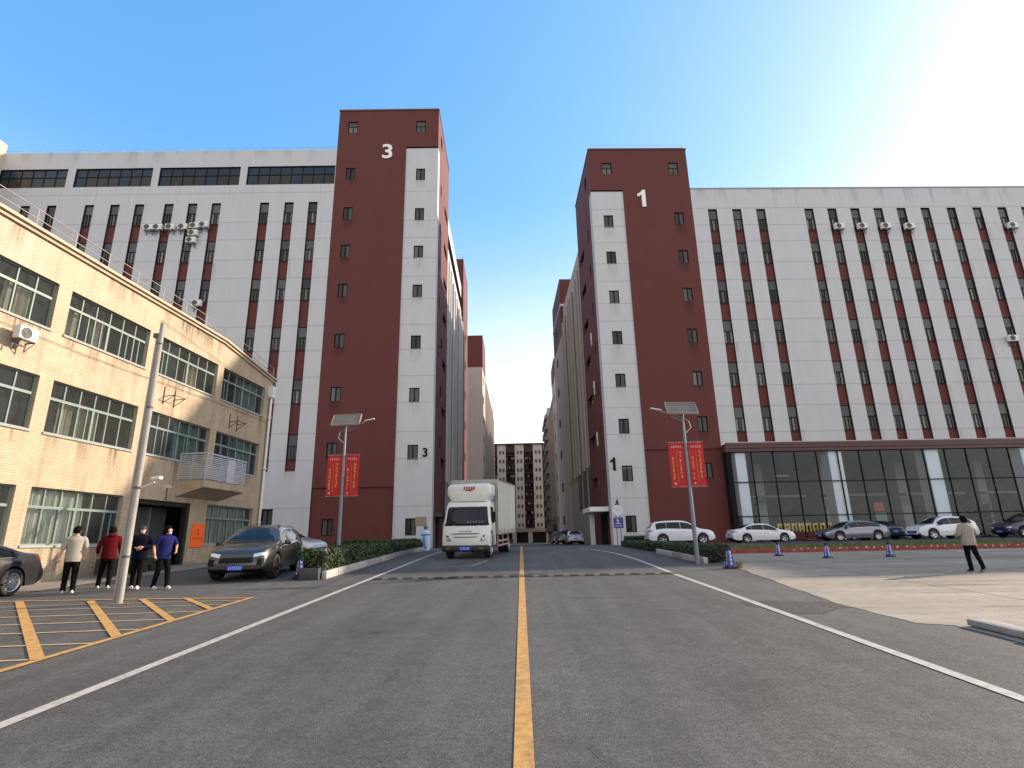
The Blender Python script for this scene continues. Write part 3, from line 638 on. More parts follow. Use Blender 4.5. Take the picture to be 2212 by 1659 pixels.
rows1 = [31.4, 27.68, 23.54, 19.38, 15.16, 10.9]
S1 = [11.36, 13.85, 16.3, 21.25, 23.62, 26.0, 28.4, 30.8, 33.3, 36.0, 38.7, 41.3, 43.8]
c1 = dict(tower=(-.42, 9.8, 40.9), white=(-.42, 2.88, 36.1), red_win=(7.88, [32.05, 27.8, 23.72, 19.48, 15.25, 10.95, 6.75]), topx=(.86, 7.8), topz=37.95, ledge=9.4,
    white_win=(.73, [31.85, 27.8, 23.62, 19.4, 15.2, 10.9, 6.65, 2.3], [1.4, 1.38, 1.35, 1.38, 1.35, 1.38, 1.38, 1.4]),
    seams=[33.91, 31.99, 30.14, 27.84, 25.95, 23.61, 21.79, 19.42, 17.54, 15.25, 13.3, 10.85, 7.8, 5.2], red_seams=[23.7, 19.4, 15.2, 5.2],
    wing=(9.8, 86, 36.15), wing_bot=9.55, stripes=S1, stripe_bot=9.95, stripe_top=33.8, rows=rows1, vseams=[12.3, 14.2, 18.4, 20.6, 25.2, 29.6, 32.0, 34.8, 38.6, 42],
    ribz=None, see=lambda x, z: True)
b1 = block('factory_block', 'white and red factory block with a white 1 on its tower and a glass lobby', (8.3, 50), .0345963, 1, c1)
num_w = M('white_number_paint', (.72, .72, .72), .5, var=.02)
text('3', 2.35, num_w, b3, (-4.9, -.06, 41.25), (pi / 2, 0, 0), ext=.04, off=.05, sx=1.1)
one = [(.12, 0), (.52, 0), (.52, 1.95), (.22, 1.95), (.08, 1.72), (-.14, 1.55), (-.3, 1.5), (-.3, 1.18), (-.08, 1.26), (.12, 1.4)]
MB().prism([(4.6 + x, 34.1 + z) for x, z in one], -.1, -.01).obj('building_number', num_w, b1)
text('3', 1.1, black_frame, b3, (-.28, .05, 9.55), (pi / 2, 0, 0), ext=.04, off=.02)
MB().prism([(-.1 + x * .55, 7.6 + z * .6) for x, z in one], .03, .09).obj('building_number', black_frame, b1)
for k, z in enumerate((12.2, 17.4, 22.6)): text('3', 1.5, black_frame, b3, (.44, 5.0, z - 1), (pi / 2, 0, pi / 2), ext=.03, off=.02)
for k, z in enumerate((12.2, 17.4, 22.6)): MB().prism([(5.0 - x * .7, z - 1.6 + q * .7) for x, q in one], -.49, -.43, 'x').obj('building_number', num_w, b1)
MB().box(-1.0, .06, 3.2, -.02, .098, 3.95).obj('wall_plaque', M('brass_plaque', (.26, .21, .16), .5, .2, var=.2, scale=10), b3)
railing(b3, [(-62, .6, 41.75), (-10.3, .6, 41.75)], .75, 2.0, 2)
rb_ = MB(); rb_.box(9.8, -.06, 36.15, 86, .25, 36.28); rb_.obj('roof_edge', M('roof_edge_metal', (.3, .3, .31), .6), b1)
# off-frame far end of block 1 (throws the plaza's shade)
MB().box(86, 0, 0, 118, 12, 41.2).obj('end_tower_wall', red_wall, b1)
MB().box(-66, -4, 0, -44.7, -.003, 42.7).obj('end_bay_wall', M('warm_render', (.5, .42, .3), .8), b3)
# entrances in the street
e = MB(); e.box(-2.2, 1.0, 4.15, -.5, 5.5, 4.55); e.obj('entrance_canopy', white_paint, b1); MB().box(-1.9, 3.0, 1.29, -1.5, 3.4, 4.15).obj('canopy_column', white_wall, b1)
MB().box(-.6, 2.4, 1.29, -.44, 4.6, 4.0).obj('entrance_door', black_frame, b1)
e = MB(); e.box(.5, 1.2, 4.0, 2.1, 6, 4.3); e.obj('entrance_canopy', M('brown_canopy', (.06, .04, .035), .6), b3)
e = MB().box(.42, 1.6, 1.29, .5, 2.2, 4.0); e.box(1.2, 1.5, 1.29, 1.35, 1.65, 4.0); e.obj('entrance_post', M('door_post', (.12, .10, .09), .6), b3); MB().box(.41, 2.3, 1.29, .46, 4.5, 3.9).obj('entrance_door', black_frame, b3)
# lower red panels and large openings on block 1's street side
for k in range(3):
    y = 11.6 + k * 4.2; f_ = MB().box(-.13, y, 5.2 - .0, -.05, y + 2.3, 9.6); f_.box(-.14, y, 7.3, -.12, y + 2.3, 7.5); f_.obj('stair_window', glass_far, b1)

# ---- lobby
cam_s = [(10.2 + i * 1.93) for i in range(19)]
can = MB(); can.box(9.75, -1.0, 9.25, 60, 0, 9.62); can.box(9.75, -1.04, 9.5, 60, -1.0, 9.72); can.box(9.75, -.9, 8.95, 60, -.1, 9.25)
can.obj('lobby_canopy', M('maroon_canopy', (.075, .025, .025), .5), b1)
fr = MB(); fr.box(9.82, -.75, 0, 10.25, .1, 8.95)
for x in cam_s: fr.box(x - .035, -.62, 1.3, x + .035, -.5, 8.95)
for z in (1.32, 6.3, 3.4): fr.box(10.25, -.6, z - .04, 46, -.52, z + .04)
fr.obj('curtain_wall_frame', black_frame, b1)
def see_glass(name, tint, refl, rough=.02):
    m = bpy.data.materials.new(name); m.use_nodes = True; n = m.node_tree; n.nodes.remove(n.nodes['Principled BSDF']); L = n.links
    out = n.nodes['Material Output']; tr_ = n.nodes.new('ShaderNodeBsdfTransparent'); tr_.inputs[0].default_value = (*tint, 1); gl = n.nodes.new('ShaderNodeBsdfGlossy'); gl.inputs['Roughness'].default_value = rough
    gl.inputs['Color'].default_value = (.9, .95, 1, 1); fr_ = n.nodes.new('ShaderNodeFresnel'); fr_.inputs[0].default_value = refl
    tc = n.nodes.new('ShaderNodeTexCoord'); no = n.nodes.new('ShaderNodeTexNoise'); no.inputs['Scale'].default_value = .7; L.new(tc.outputs['Object'], no.inputs['Vector'])
    bu = n.nodes.new('ShaderNodeBump'); bu.inputs['Strength'].default_value = .08; bu.inputs['Distance'].default_value = .3; L.new(no.outputs['Fac'], bu.inputs['Height']); L.new(bu.outputs[0], gl.inputs['Normal'])
    mx = n.nodes.new('ShaderNodeMixShader'); L.new(fr_.outputs[0], mx.inputs[0]); L.new(tr_.outputs[0], mx.inputs[1]); L.new(gl.outputs[0], mx.inputs[2]); L.new(mx.outputs[0], out.inputs[0]); return m
lob_glass = see_glass('lobby_glass', (.92, .96, .96), 1.4)
for i in range(len(cam_s) - 1):
    g_ = MB(); g_.quad((cam_s[i] + .035, -.56, 1.3), (cam_s[i + 1] - .035, -.56, 1.3), (cam_s[i + 1] - .035, -.56, 8.95), (cam_s[i] + .035, -.56, 8.95)); g_.obj('glass_pane', lob_glass, b1)
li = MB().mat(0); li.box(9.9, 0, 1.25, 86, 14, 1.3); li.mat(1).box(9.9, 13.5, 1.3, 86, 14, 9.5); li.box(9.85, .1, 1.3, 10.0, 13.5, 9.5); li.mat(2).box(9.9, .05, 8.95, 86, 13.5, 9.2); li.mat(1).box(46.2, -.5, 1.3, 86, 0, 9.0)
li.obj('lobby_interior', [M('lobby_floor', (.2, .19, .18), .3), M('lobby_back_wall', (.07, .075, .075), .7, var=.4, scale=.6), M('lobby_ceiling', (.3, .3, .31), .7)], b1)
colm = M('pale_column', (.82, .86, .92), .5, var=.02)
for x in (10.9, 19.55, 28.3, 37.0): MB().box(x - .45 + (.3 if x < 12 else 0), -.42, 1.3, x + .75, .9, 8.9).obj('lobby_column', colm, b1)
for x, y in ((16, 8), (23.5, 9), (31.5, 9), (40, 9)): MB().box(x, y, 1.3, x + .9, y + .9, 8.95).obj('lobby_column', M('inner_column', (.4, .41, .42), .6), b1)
gv = MB()
for x in (14, 22, 30, 38): gv.box(x, 6, 5.4, x + 6, 7, 5.6)
gv.obj('mezzanine_beam', M('grey_beam', (.22, .22, .23), .7), b1)
MB().box(16, 3.6, 7.2, 17.4, 4.0, 7.28).obj('ceiling_lamp', M('lamp_housing', (.6, .6, .55), .4), b1)
sg = thing('lobby_letters', 'row of gold block letters on a low red plinth behind the lobby glass', 'sign', (0, 0, 0)); sg.matrix_world = Matrix.Translation((8.3, 50, 0)) @ Matrix.Rotation(.0345963, 4, 'Z')
MB().box(13.6, .3, 1.3, 19.4, .6, 2.0).obj('plinth', M('red_plinth', (.22, .03, .03), .5), sg)
gm = M('gold_letter', (.62, .46, .12), .35, .4); rr = random.Random(3)
for k in range(8):
    mb = MB(); x = 14.0 + k * .62; w = .46
    mb.box(x, .25, 2.05, x + .13, .4, 2.8 + rr.uniform(-.05, .05)); mb.box(x + w - .13, .25, 2.05, x + w, .4, 2.8)
    mb.box(x + .132, .25, 2.6, x + w - .132, .4, 2.74)
    if k % 2: mb.box(x + .132, .25, 2.25, x + w - .132, .4, 2.36)
    mb.obj('letter', gm, sg)
leafy('indoor_plant', [(19.7, 20.9, 51.0, 51.6, 0, 4.3, 4.3)], 'tall bushy green plant just inside the lobby glass behind the white sedan', 'plant', 900, .12, [leaf_dark, leaf_dark], .3, 5)
leafy('indoor_plant', [(40.3, 42, 52.0, 52.7, 0, 4.0, 4.0)], 'wide bushy green plant inside the lobby glass behind the dark blue car', 'plant', 1200, .12, [leaf_dark, leaf_mid], .3, 6)
MB_ = MB().box(0, 0, 0, 1.0, .06, 1.6); o = MB_.obj('notice_board', M('pale_notice_board', (.20, .32, .28), .6)); o.location = (32.4, 53.2, 2.0); tag(o, 'pale green notice board standing inside the lobby below the red one', 'notice board')
o = MB().box(0, 0, 0, .9, .06, .8).obj('notice_board', M('red_notice_board', (.42, .09, .06), .6)); o.location = (32.4, 53.2, 3.75); tag(o, 'small red notice board inside the lobby glass above the green one', 'notice board')

# ------------------------------------------------------------------ air conditioners
ac_w = M('ac_casing', (.60, .59, .55), .5, var=.1, scale=6); ac_g = M('ac_grille', (.09, .09, .09), .6)
def make_ac():
    c = MB().rbox(0, 0, 0, .85, .32, .56, .02, 2).mesh('casing', ac_w, 40); g_ = MB()
    for r in (.06, .12, .18, .235):
        n = 18
        for i in range(n): g_.tube((.30 + r * cos(2 * pi * i / n), -.012, .28 + r * sin(2 * pi * i / n)), (.30 + r * cos(2 * pi * (i + 1) / n), -.012, .28 + r * sin(2 * pi * (i + 1) / n)), .006, n=4)
    g_.lathe([(.0, -.004), (.235, -.004), (.24, .002)], 20, (.30, 0, .28), 'y'); f = g_.mesh('fan_grille', ac_g)
    b = MB()
    b.box(.16, .39, -.2, .7, .42, -.16)
    for x in (.12, .7): b.box(x, -.05, -.05, x + .04, .42, -.01); b.tube((x + .02, .40, -.4), (x + .02, -.02, -.04), .015, n=5); b.box(x, .38, -.42, x + .04, .42, -.05)
    return c, f, b.mesh('bracket', dark_steel)
AC = make_ac()
def ac(parent_m, x, z, label, group, sc=1.2, y=-.45):
    t = thing('air_conditioner', label, 'air conditioner', (0, 0, 0), 0, group); t.matrix_world = parent_m @ Matrix.Translation((x, y, z)) @ Matrix.Scale(sc, 4)
    a = link('casing', AC[0], t); link('fan_grille', AC[1], a); link('bracket', AC[2], t); return t
M3 = Matrix.Translation((-8.2, 50, 0)) @ Matrix.Rotation(.0212846, 4, 'Z'); M1 = Matrix.Translation((8.3, 50, 0)) @ Matrix.Rotation(.0345963, 4, 'Z')
g3 = 'air conditioners hung on the block numbered 3'
for x, z, l in ((-28.75, 32.3, 'leftmost unit of the row hung under the top windows of block 3'), (-27.85, 32.3, 'second unit from the left in the row on block 3'), (-26.6, 32.3, 'third unit from the left in the row on block 3'), (-25.35, 32.3, 'fourth unit from the left in the row on block 3'),
                (-24.2, 32.4, 'unit second from the right end of the row on block 3'), (-23.3, 32.5, 'unit at the right end of the row on block 3'), (-24.25, 31.6, 'unit hung just below the row on block 3'), (-24.35, 30.8, 'lowest of the three stacked units on block 3'), (-22.9, 24.0, 'lone unit beside a middle stripe of block 3')):
    ac(M3, x, z, 'white air conditioner, ' + l, g3, 1.1)
g1 = 'air conditioners hung on the block numbered 1'
for x, z, l in ((23.85, 31.25, 'first from the left under the top windows of block 1'), (26.2, 31.25, 'second from the left under the top windows of block 1'), (28.6, 31.25, 'third from the left under the top windows of block 1'), (31.0, 31.2, 'fourth from the left under the top windows of block 1'), (41.6, 31.2, 'far right one under the top windows of block 1'), (38.4, 19.1, 'lone one beside a middle stripe of block 1')):
    ac(M1, x, z, 'white air conditioner, ' + l, g1, 1.1)
# ------------------------------------------------------------------ blocks further down the street
def far_block(name, label, x0, x1, sgn, Y0, H, WH, redz, D=66, wingH=40):
    """sgn -1: left side of the street. Front tower facing the camera then a ribbed wing"""
    t = thing(name, label, 'factory', ((x0 + x1) / 2, Y0, 1.29)); ox, oz = (x0 + x1) / 2, 1.29
    mb = MB(); mb.mat(1).box(x0 - ox, 0, 0, x1 - ox, 10, redz - oz); mb.mat(0).box(x0 - ox - .1, -.1, redz - oz, x1 - ox + .1, 10.1, H - oz); mb.obj('tower_wall', [red_wall, cream_wall], t)
    s = (x1 if sgn < 0 else x0) - ox; w = MB().mat(0); q = .5 * sgn
    w.box(s + q, 10, 0, s + q + 14 * sgn, D, wingH - oz)
    k = 0; y = 11
    while y < D - 2:
        w.mat(0).box(s + q - .0, y, 6, s + q - .4 * sgn, y + .35, wingH - oz - 3); w.mat(1).box(s + q, y + .6, 6, s + q - .03 * sgn, y + 1.5, wingH - oz - 4); y += 2.45
    w.mat(2).box(s + q, 11, wingH - oz - 2.6, s + q - .05 * sgn, D - 1, wingH - oz - 1.0)
    for yy in range(12, int(D) - 3, 5): w.mat(2).box(s + q, yy, .3, s + q - .06 * sgn, yy + 2.6, 4.5)
    w.obj('wing_wall', [cream_wall, red_wall, black_frame], t)
    f = MB()
    for kz in range(8): f.box(s + .0 - (.06 * sgn), 3, 4 + kz * 4.4, s, 4.2, 5.5 + kz * 4.4)
    f.obj('side_window', black_frame, t)
    return t
far_block('factory_block', 'cream and red factory block further up the street, on its left side', -30, -7.85, -1, 119, 46.7, 40, 39.3, 62, 42.5)
far_block('factory_block', 'cream and red factory block further up the street, on its right side', 8.0, 30, 1, 118.5, 40.6, 36, 36.7, 38, 36.5)
# rough grey block with balconies and pipes at the far right end
t = thing('worker_flats', 'grey flats with cluttered balconies at the far right end of the street', 'flats', (8.2, 158, 1.29)); mb = MB(); mb.box(0, 0, 0, 16, 24, 37.5); mb.obj('wall', cream_wall, t)
rr = random.Random(4); mb = MB()
for k in range(11):
    for j in range(3): mb.box(-.75, .5 + j * 7.6, 3 + k * 3.15, 0, 6.5 + j * 7.6, 4.1 + k * 3.15)
    mb.box(.5, -.7, 3 + k * 3.15, 3.5, 0, 4.1 + k * 3.15)
mb.obj('balcony', M('stained_balcony', (.33, .31, .29), .85, var=.3, scale=1.5, streak=.4), t, label=None)
mb = MB()
for k in range(150):
    y = rr.uniform(.2, 23); z = 2 + rr.uniform(0, 34); mb.box(-.82, y, z, -.74, y + rr.uniform(.3, 1.1), z + rr.uniform(.2, .9))
for k in range(30): z = 2 + rr.uniform(0, 34); x = rr.uniform(.2, 3); mb.box(x, -.78, z, x + rr.uniform(.2, .8), -.7, z + rr.uniform(.3, .9))
o = mb.obj('balcony_clutter', M('grey_clutter', (.12, .12, .13), .8, rnd=.3), t); o['kind'] = 'stuff'
t = thing('rooftop_mast', 'thin dark ladder mast standing on the far left block', 'mast', (-8.4, 176, 43)); mb = MB(); mb.box(0, 0, -2, .12, .12, 5); mb.box(.5, 0, -2, .62, .12, 5)
for k in range(12): mb.box(.12, 0, -1.5 + k * .5, .5, .1, -1.44 + k * .5)
mb.obj('ladder', dark_steel, t)
# dormitory closing the street
t = thing('dormitory', 'ten storey dormitory with maroon balcony bays closing the end of the street', 'dormitory', (0, 190, 1.29))
SCL = 190 / 175; TOP = 33.6 - 1.29
brn = M('maroon_bay', (.055, .024, .022), .8, var=.15); off = M('off_white_wall', (.50, .475, .47), .8, var=.06, scale=.7, streak=.1)
edges = [-22, -18, -14, -12.5, -9.0, -7.6, -4.75, -1.65, 1.35, 4.5, 7.6, 10.9, 14, 18]; mb = MB(); bay = MB(); win = MB(); rail = MB(); dk = MB(); cl = MB(); rr = random.Random(12)
for i in range(len(edges) - 1):
    a, b = edges[i], edges[i + 1]; isb = (i % 2 == 0)
    if not isb: mb.mat(0).box(a, 0, 4.5, b, 6, TOP)
    if isb:
        bay.box(a, 1.6, 4.5, b, 6, TOP); bay.box(a, .02, TOP - 2.6, b, 1.6, TOP)
        for k in range(9):
            z = 4.6 + k * 3.0; rail.box(a, .15, z, b, .3, z + .25)
            for q in range(9): x = a + (b - a) * q / 9; rail.box(x + .02, .2, z + .25, x + .1, .26, z + 1.2)
            rail.box(a, .18, z + 1.2, b, .28, z + 1.28); dk.box(a + .4, 1.5, z + .3, b - .4, 1.6, z + 2.4); rail.box(a, .3, z, b, 1.6, z + .15)
            for q in range(3): x = rr.uniform(a + .2, b - .5); cl.box(x, .5, z + 1.5 + rr.uniform(0, .3), x + rr.uniform(.2, .5), .55, z + 2.5)
    else:
        for k in range(9):
            z = 4.9 + k * 3.0
            for x in (a + (b - a) * .22, a + (b - a) * .6):
                win.box(x, -.04, z + .1, x + .65, -.002, z + 1.35)
mb.obj('wall', off, t); bay.obj('balcony_bay', brn, t); rail.obj('balcony_railing', M('brown_rail', (.055, .032, .03), .6), t); dk.obj('balcony_door', black_frame, t); win.obj('window', M('dorm_window', (.05, .05, .055), .3), t)
cl.obj('laundry', M('pale_laundry', (.25, .24, .24), .8, var=.5, scale=2), t)
mb = MB().box(-22, -.5, TOP, 22, 7, TOP + .4); mb.obj('roof_edge', M('dark_roof_edge', (.05, .035, .035), .7), t)
mb = MB().box(-22, -1.6, 3.4, 22, 6, 4.5); mb.obj('podium_beam', M('podium_beam', (.33, .25, .23), .8), t)
mb = MB(); mb.box(-22, 2, 0, 22, 6, 3.4); mb.obj('podium_wall', M('dark_podium', (.035, .025, .025), .7), t)
mb = MB()
for x in (-15, -8.5, -3, 2.2, 8, 14): mb.box(x, -1.4, 0, x + 1.4, -.4, 3.4)
mb.obj('podium_column', off, t)

# ------------------------------------------------------------------ yellow tiled factory on the left
AY = pi / 2 - radians(4.402); MY = Matrix.Translation((-15.79, 19.17, 0)) @ Matrix.Rotation(AY, 4, 'Z')
def tile_mat():
    m = bpy.data.materials.new('cream_wall_tile'); m.use_nodes = True; n = m.node_tree; b = n.nodes['Principled BSDF']; L = n.links; b.inputs['Roughness'].default_value = .55
    tc = n.nodes.new('ShaderNodeTexCoord'); sp = n.nodes.new('ShaderNodeSeparateXYZ'); L.new(tc.outputs['Object'], sp.inputs[0])
    ad = n.nodes.new('ShaderNodeMath'); L.new(sp.outputs[0], ad.inputs[0]); L.new(sp.outputs[1], ad.inputs[1])
    cb = n.nodes.new('ShaderNodeCombineXYZ'); L.new(ad.outputs[0], cb.inputs[0]); L.new(sp.outputs[2], cb.inputs[1])
    br = n.nodes.new('ShaderNodeTexBrick'); br.inputs['Scale'].default_value = 1; br.inputs['Brick Width'].default_value = .25; br.inputs['Row Height'].default_value = .082
    br.inputs['Mortar Size'].default_value = .009; br.inputs['Mortar Smooth'].default_value = .3; br.inputs['Bias'].default_value = -.2
    br.inputs['Color1'].default_value = (.46, .365, .25, 1); br.inputs['Color2'].default_value = (.41, .32, .215, 1); br.inputs['Mortar'].default_value = (.28, .21, .135, 1); L.new(cb.outputs[0], br.inputs['Vector'])
    no = n.nodes.new('ShaderNodeTexNoise'); no.inputs['Scale'].default_value = .9; no.inputs['Detail'].default_value = 8; no.inputs['Roughness'].default_value = .7; L.new(tc.outputs['Object'], no.inputs['Vector'])
    r = n.nodes.new('ShaderNodeMapRange'); r.inputs[1].default_value = .3; r.inputs[2].default_value = .7; r.inputs[3].default_value = .80; r.inputs[4].default_value = 1.14; L.new(no.outputs['Fac'], r.inputs[0])
    mp = n.nodes.new('ShaderNodeMapping'); mp.inputs['Scale'].default_value = (2.2, 2.2, .12); L.new(tc.outputs['Object'], mp.inputs[0])
    s = n.nodes.new('ShaderNodeTexNoise'); s.inputs['Scale'].default_value = 1.5; s.inputs['Detail'].default_value = 8; L.new(mp.outputs[0], s.inputs['Vector'])
    r2 = n.nodes.new('ShaderNodeMapRange'); r2.inputs[1].default_value = .5; r2.inputs[2].default_value = .75; r2.inputs[3].default_value = 1; r2.inputs[4].default_value = .72; L.new(s.outputs['Fac'], r2.inputs[0])
    mu = n.nodes.new('ShaderNodeMath'); mu.operation = 'MULTIPLY'; L.new(r.outputs[0], mu.inputs[0]); L.new(r2.outputs[0], mu.inputs[1])
    sc_ = n.nodes.new('ShaderNodeVectorMath'); sc_.operation = 'SCALE'; L.new(br.outputs['Color'], sc_.inputs[0]); L.new(mu.outputs[0], sc_.inputs['Scale']); L.new(sc_.outputs[0], b.inputs['Base Color'])
    bu = n.nodes.new('ShaderNodeBump'); bu.inputs['Strength'].default_value = .5; bu.inputs['Distance'].default_value = .01; bu.invert = True; L.new(br.outputs['Fac'], bu.inputs['Height']); L.new(bu.outputs[0], b.inputs['Normal'])
    return m
TILE = tile_mat(); plaster = M('cream_plaster', (.46, .38, .28), .8, var=.12, scale=2, streak=.2)
yb = thing('tiled_factory', 'three storey factory faced in cream yellow tiles with long green framed windows', 'factory', (-15.79, 19.17, 0), AY)
bays = [(-5.6, -1.5), (-.97, 2.98), (3.68, 7.82), (8.33, 12.45)]; rowsY = [(9.0, 10.66), (5.54, 7.34), (1.9, 3.74)]
hs = []
for i, (a, b) in enumerate(bays):
    for j, (c, d) in enumerate(rowsY):
        if i == 2 and j == 2: continue
        hs.append((a, b, c, d))
hs.append((-11.5, -6.4, 9.0, 10.66)); hs.append((-11.5, -6.4, 5.54, 7.34)); door = (3.72, 7.08, .8, 3.7)
mb = MB(); holes(mb, -16, 13.2, .3, 11.3, hs + [door], .22)
mb.add([(-16, 0, 11.3), (13.2, 0, 11.3), (13.2, 0, 11.32), (8.0, 0, 11.98), (-16, 0, 12.05)], [(0, 1, 2, 3, 4)]); 
mb.quad((13.2, 0, .3), (13.2, 14, .3), (13.2, 14, 11.32), (13.2, 0, 11.32)); mb.quad((-16, 0, .3), (-16, 14, .3), (-16, 14, 12), (-16, 0, 12))
mb.quad((-16, 14, .3), (13.2, 14, .3), (13.2, 14, 11.3), (-16, 14, 11.3)); mb.obj('wall', TILE, yb)
cp = MB()
for z0, z1, yy in ((-.10, .02, -.10), (.025, .13, -.20)):
    cp.add([(-16, yy, 12.05 + z0), (8, yy, 11.98 + z0), (13.4, yy, 11.3 + z0), (13.4, .35, 11.3 + z0), (8, .35, 11.98 + z0), (-16, .35, 12.05 + z0), (-16, yy, 12.05 + z1), (8, yy, 11.98 + z1), (13.4, yy, 11.3 + z1), (13.4, .35, 11.3 + z1), (8, .35, 11.98 + z1), (-16, .35, 12.05 + z1)],
           [(0, 1, 7, 6), (1, 2, 8, 7), (2, 3, 9, 8), (6, 7, 10, 11), (7, 8, 9, 10), (0, 5, 4, 1), (1, 4, 3, 2), (3, 4, 10, 9), (4, 5, 11, 10)])
cp.obj('cornice', plaster, yb); MB().box(-16, .36, 10.9, 13.1, 14, 11).obj('roof', roof_m, yb)
railing(yb, [(-12, .02, 12.17), (8.0, .02, 12.1), (13.2, .02, 11.42)], .68, 1.5, 2, M('weathered_rail', (.30, .28, .26), .6, .2), .018)
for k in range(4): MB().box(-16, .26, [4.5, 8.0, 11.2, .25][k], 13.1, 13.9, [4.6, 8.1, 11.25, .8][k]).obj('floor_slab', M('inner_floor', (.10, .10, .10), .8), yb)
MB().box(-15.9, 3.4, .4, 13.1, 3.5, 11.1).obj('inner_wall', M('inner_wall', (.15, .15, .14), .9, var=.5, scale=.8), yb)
gfr = M('pale_green_frame', (.17, .23, .22), .45, var=.06); gl_y = see_glass('factory_window_glass', (.80, .83, .80), 1.7)
n_ = gl_y.node_tree; df_ = n_.nodes.new('ShaderNodeBsdfDiffuse'); df_.inputs[0].default_value = (.16, .175, .165, 1); m2_ = n_.nodes.new('ShaderNodeMixShader'); m2_.inputs[0].default_value = .15; o_n = n_.nodes['Material Output']; src_ = o_n.inputs[0].links[0].from_socket; n_.links.new(src_, m2_.inputs[1]); n_.links.new(df_.outputs[0], m2_.inputs[2]); n_.links.new(m2_.outputs[0], o_n.inputs[0])   # dusty panes; the diffuse film also paints in their grey-green reflection
cur_g = M('pale_green_curtain', (.66, .70, .66), .85, var=.12, scale=5); cur_b = M('beige_curtain', (.48, .45, .36), .85, var=.3, scale=2)
def curtain(t, x0, x1, z0, z1, m, seed):
    rr = random.Random(seed); P = [[], []]; x = x0
    while x < x1: 
        y = .42 + .05 * sin(x * 23 + seed) + .03 * sin(x * 51); P[0].append((x, y, z0)); P[1].append((x, y * .97, z1)); x += .03
    MB().grid(P).obj('curtain', m, t)
def fwin(a, b, c, d, n, mode, seed):
    w = b - a; h = d - c; f = MB(); t_ = .05; zt = c + h * .66; rr = random.Random(seed)
    f.box(a, .13, c, a + t_, .2, d); f.box(b - t_, .13, c, b, .2, d); f.box(a + t_, .13, c, b - t_, .2, c + t_); f.box(a + t_, .13, d - t_, b - t_, .2, d); f.box(a + t_, .12, zt - .045, b - t_, .21, zt + .045)
    for k in range(1, n):
        x = a + w * k / n; th = .045 if k == n // 2 else .022; f.box(x - th, .128, c + t_, x + th, .205, zt - .045); f.box(x - .022, .128, zt + .045, x + .022, .205, d - t_)
    for k in range(n):
        if rr.random() < .2: x = a + w * (k + rr.uniform(.2, .8)) / n; f.box(x - .018, .14, c + t_, x + .018, .19, zt - .045)
    o = f.obj('window', gfr, yb)
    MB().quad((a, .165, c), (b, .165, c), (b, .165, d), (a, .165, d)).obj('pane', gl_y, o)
    MB().box(a - .04, -.05, c - .08, b + .04, .13, c - .002).obj('sill', M('grey_sill', (.30, .31, .30), .7), o)
    if mode == 'all': curtain(o, a + .1, b - .1, c, d, cur_g, seed)
    elif mode == 'left': curtain(o, a + .1, a + w * .62, c, d, cur_g, seed)
    elif mode == 'part':
        for k in range(3): x = a + w * rr.uniform(.05, .8); curtain(o, x, x + w * rr.uniform(.08, .18), c, d - .5, cur_b, seed + k)
    elif mode == 'teal': curtain(o, a + w * rr.uniform(.3, .5), b - .1, c, d, M('teal_curtain', (.25, .38, .36), .85, var=.2, scale=4), seed)
modes = {(0, 0): 'part', (1, 0): 'part', (2, 0): 'part', (3, 0): 'teal', (0, 1): 'part', (1, 1): 'part', (2, 1): 'teal', (3, 1): 'teal', (0, 2): 'all', (1, 2): 'left', (3, 2): 'all'}
for i, (a, b) in enumerate(bays):
    for j, (c, d) in enumerate(rowsY):
        if (i, j) in modes: fwin(a, b, c, d, 6, modes[(i, j)], i * 7 + j)
fwin(-11.5, -6.4, 9.0, 10.66, 7, 'part', 77); fwin(-11.5, -6.4, 5.54, 7.34, 7, 'part', 78)
dr = MB(); a, b, c, d = door
dr.box(a, .1, c, a + .12, .24, d); dr.box(b - .22, .02, c, b, .24, d); dr.box(a + .12, .1, d - .2, b - .22, .24, d); dr.box(a + .12, .8, 2.0, b, .85, 2.05)
dr.obj('door_frame', M('black_door_frame', (.012, .011, .010), .5), yb)
dl = MB(); dl.box(a + .9, .95, c, b - .25, 1.0, d - .2); dl.obj('door', M('grey_glass_door', (.055, .06, .055), .2), yb); MB().box(a + 2.0, .90, c, a + 2.05, .949, d - .2).obj('door_edge', steel, yb)
MB().box(3.2, -.5, .75, 7.5, 0, .95).obj('doorstep', M('worn_step', (.3, .28, .25), .8), yb)
ln = MB(); ln.box(-16, -.03, .3, 3.6, -.001, 1.05); ln.box(7.2, -.03, .3, 13.2, -.001, 1.15); ln.obj('plinth_render', M('stained_plinth', (.34, .28, .19), .9, var=.35, scale=2.5, bump=.4, bscale=8), yb)
# balcony cage over the door
bc = MB(); bc.prism([(0, 4.62), (-1.3, 4.62), (-1.3, 4.32), (0, 3.92)], 5.9, 9.15, 'x'); bc.obj('balcony_slab', TILE, yb)
cg = MB(); whc = M('white_balcony_slat', (.42, .43, .47), .5)
for k in range(13):
    z = 4.70 + k * .083; cg.box(5.95, -1.28, z, 9.1, -1.26, z + .045); cg.box(5.95, -1.255, z, 5.97, 0, z + .045); cg.box(9.08, -1.255, z, 9.1, 0, z + .045)
for x in (5.93, 7.0, 8.05, 9.07): cg.box(x, -1.3, 4.63, x + .05, -1.281, 5.8)
for y in (-1.3, -.65, -.05): cg.box(5.92, y, 4.63, 5.949, y + .05, 5.8); cg.box(9.101, y, 4.63, 9.13, y + .05, 5.8)
cg.box(7.5, -1.32, 4.66, 8.1, -1.301, 5.76); cg.box(5.9, -1.32, 5.8, 9.15, -1.24, 5.86); cg.box(5.9, -1.24, 5.8, 5.98, 0, 5.86); cg.box(9.07, -1.24, 5.8, 9.15, 0, 5.86)
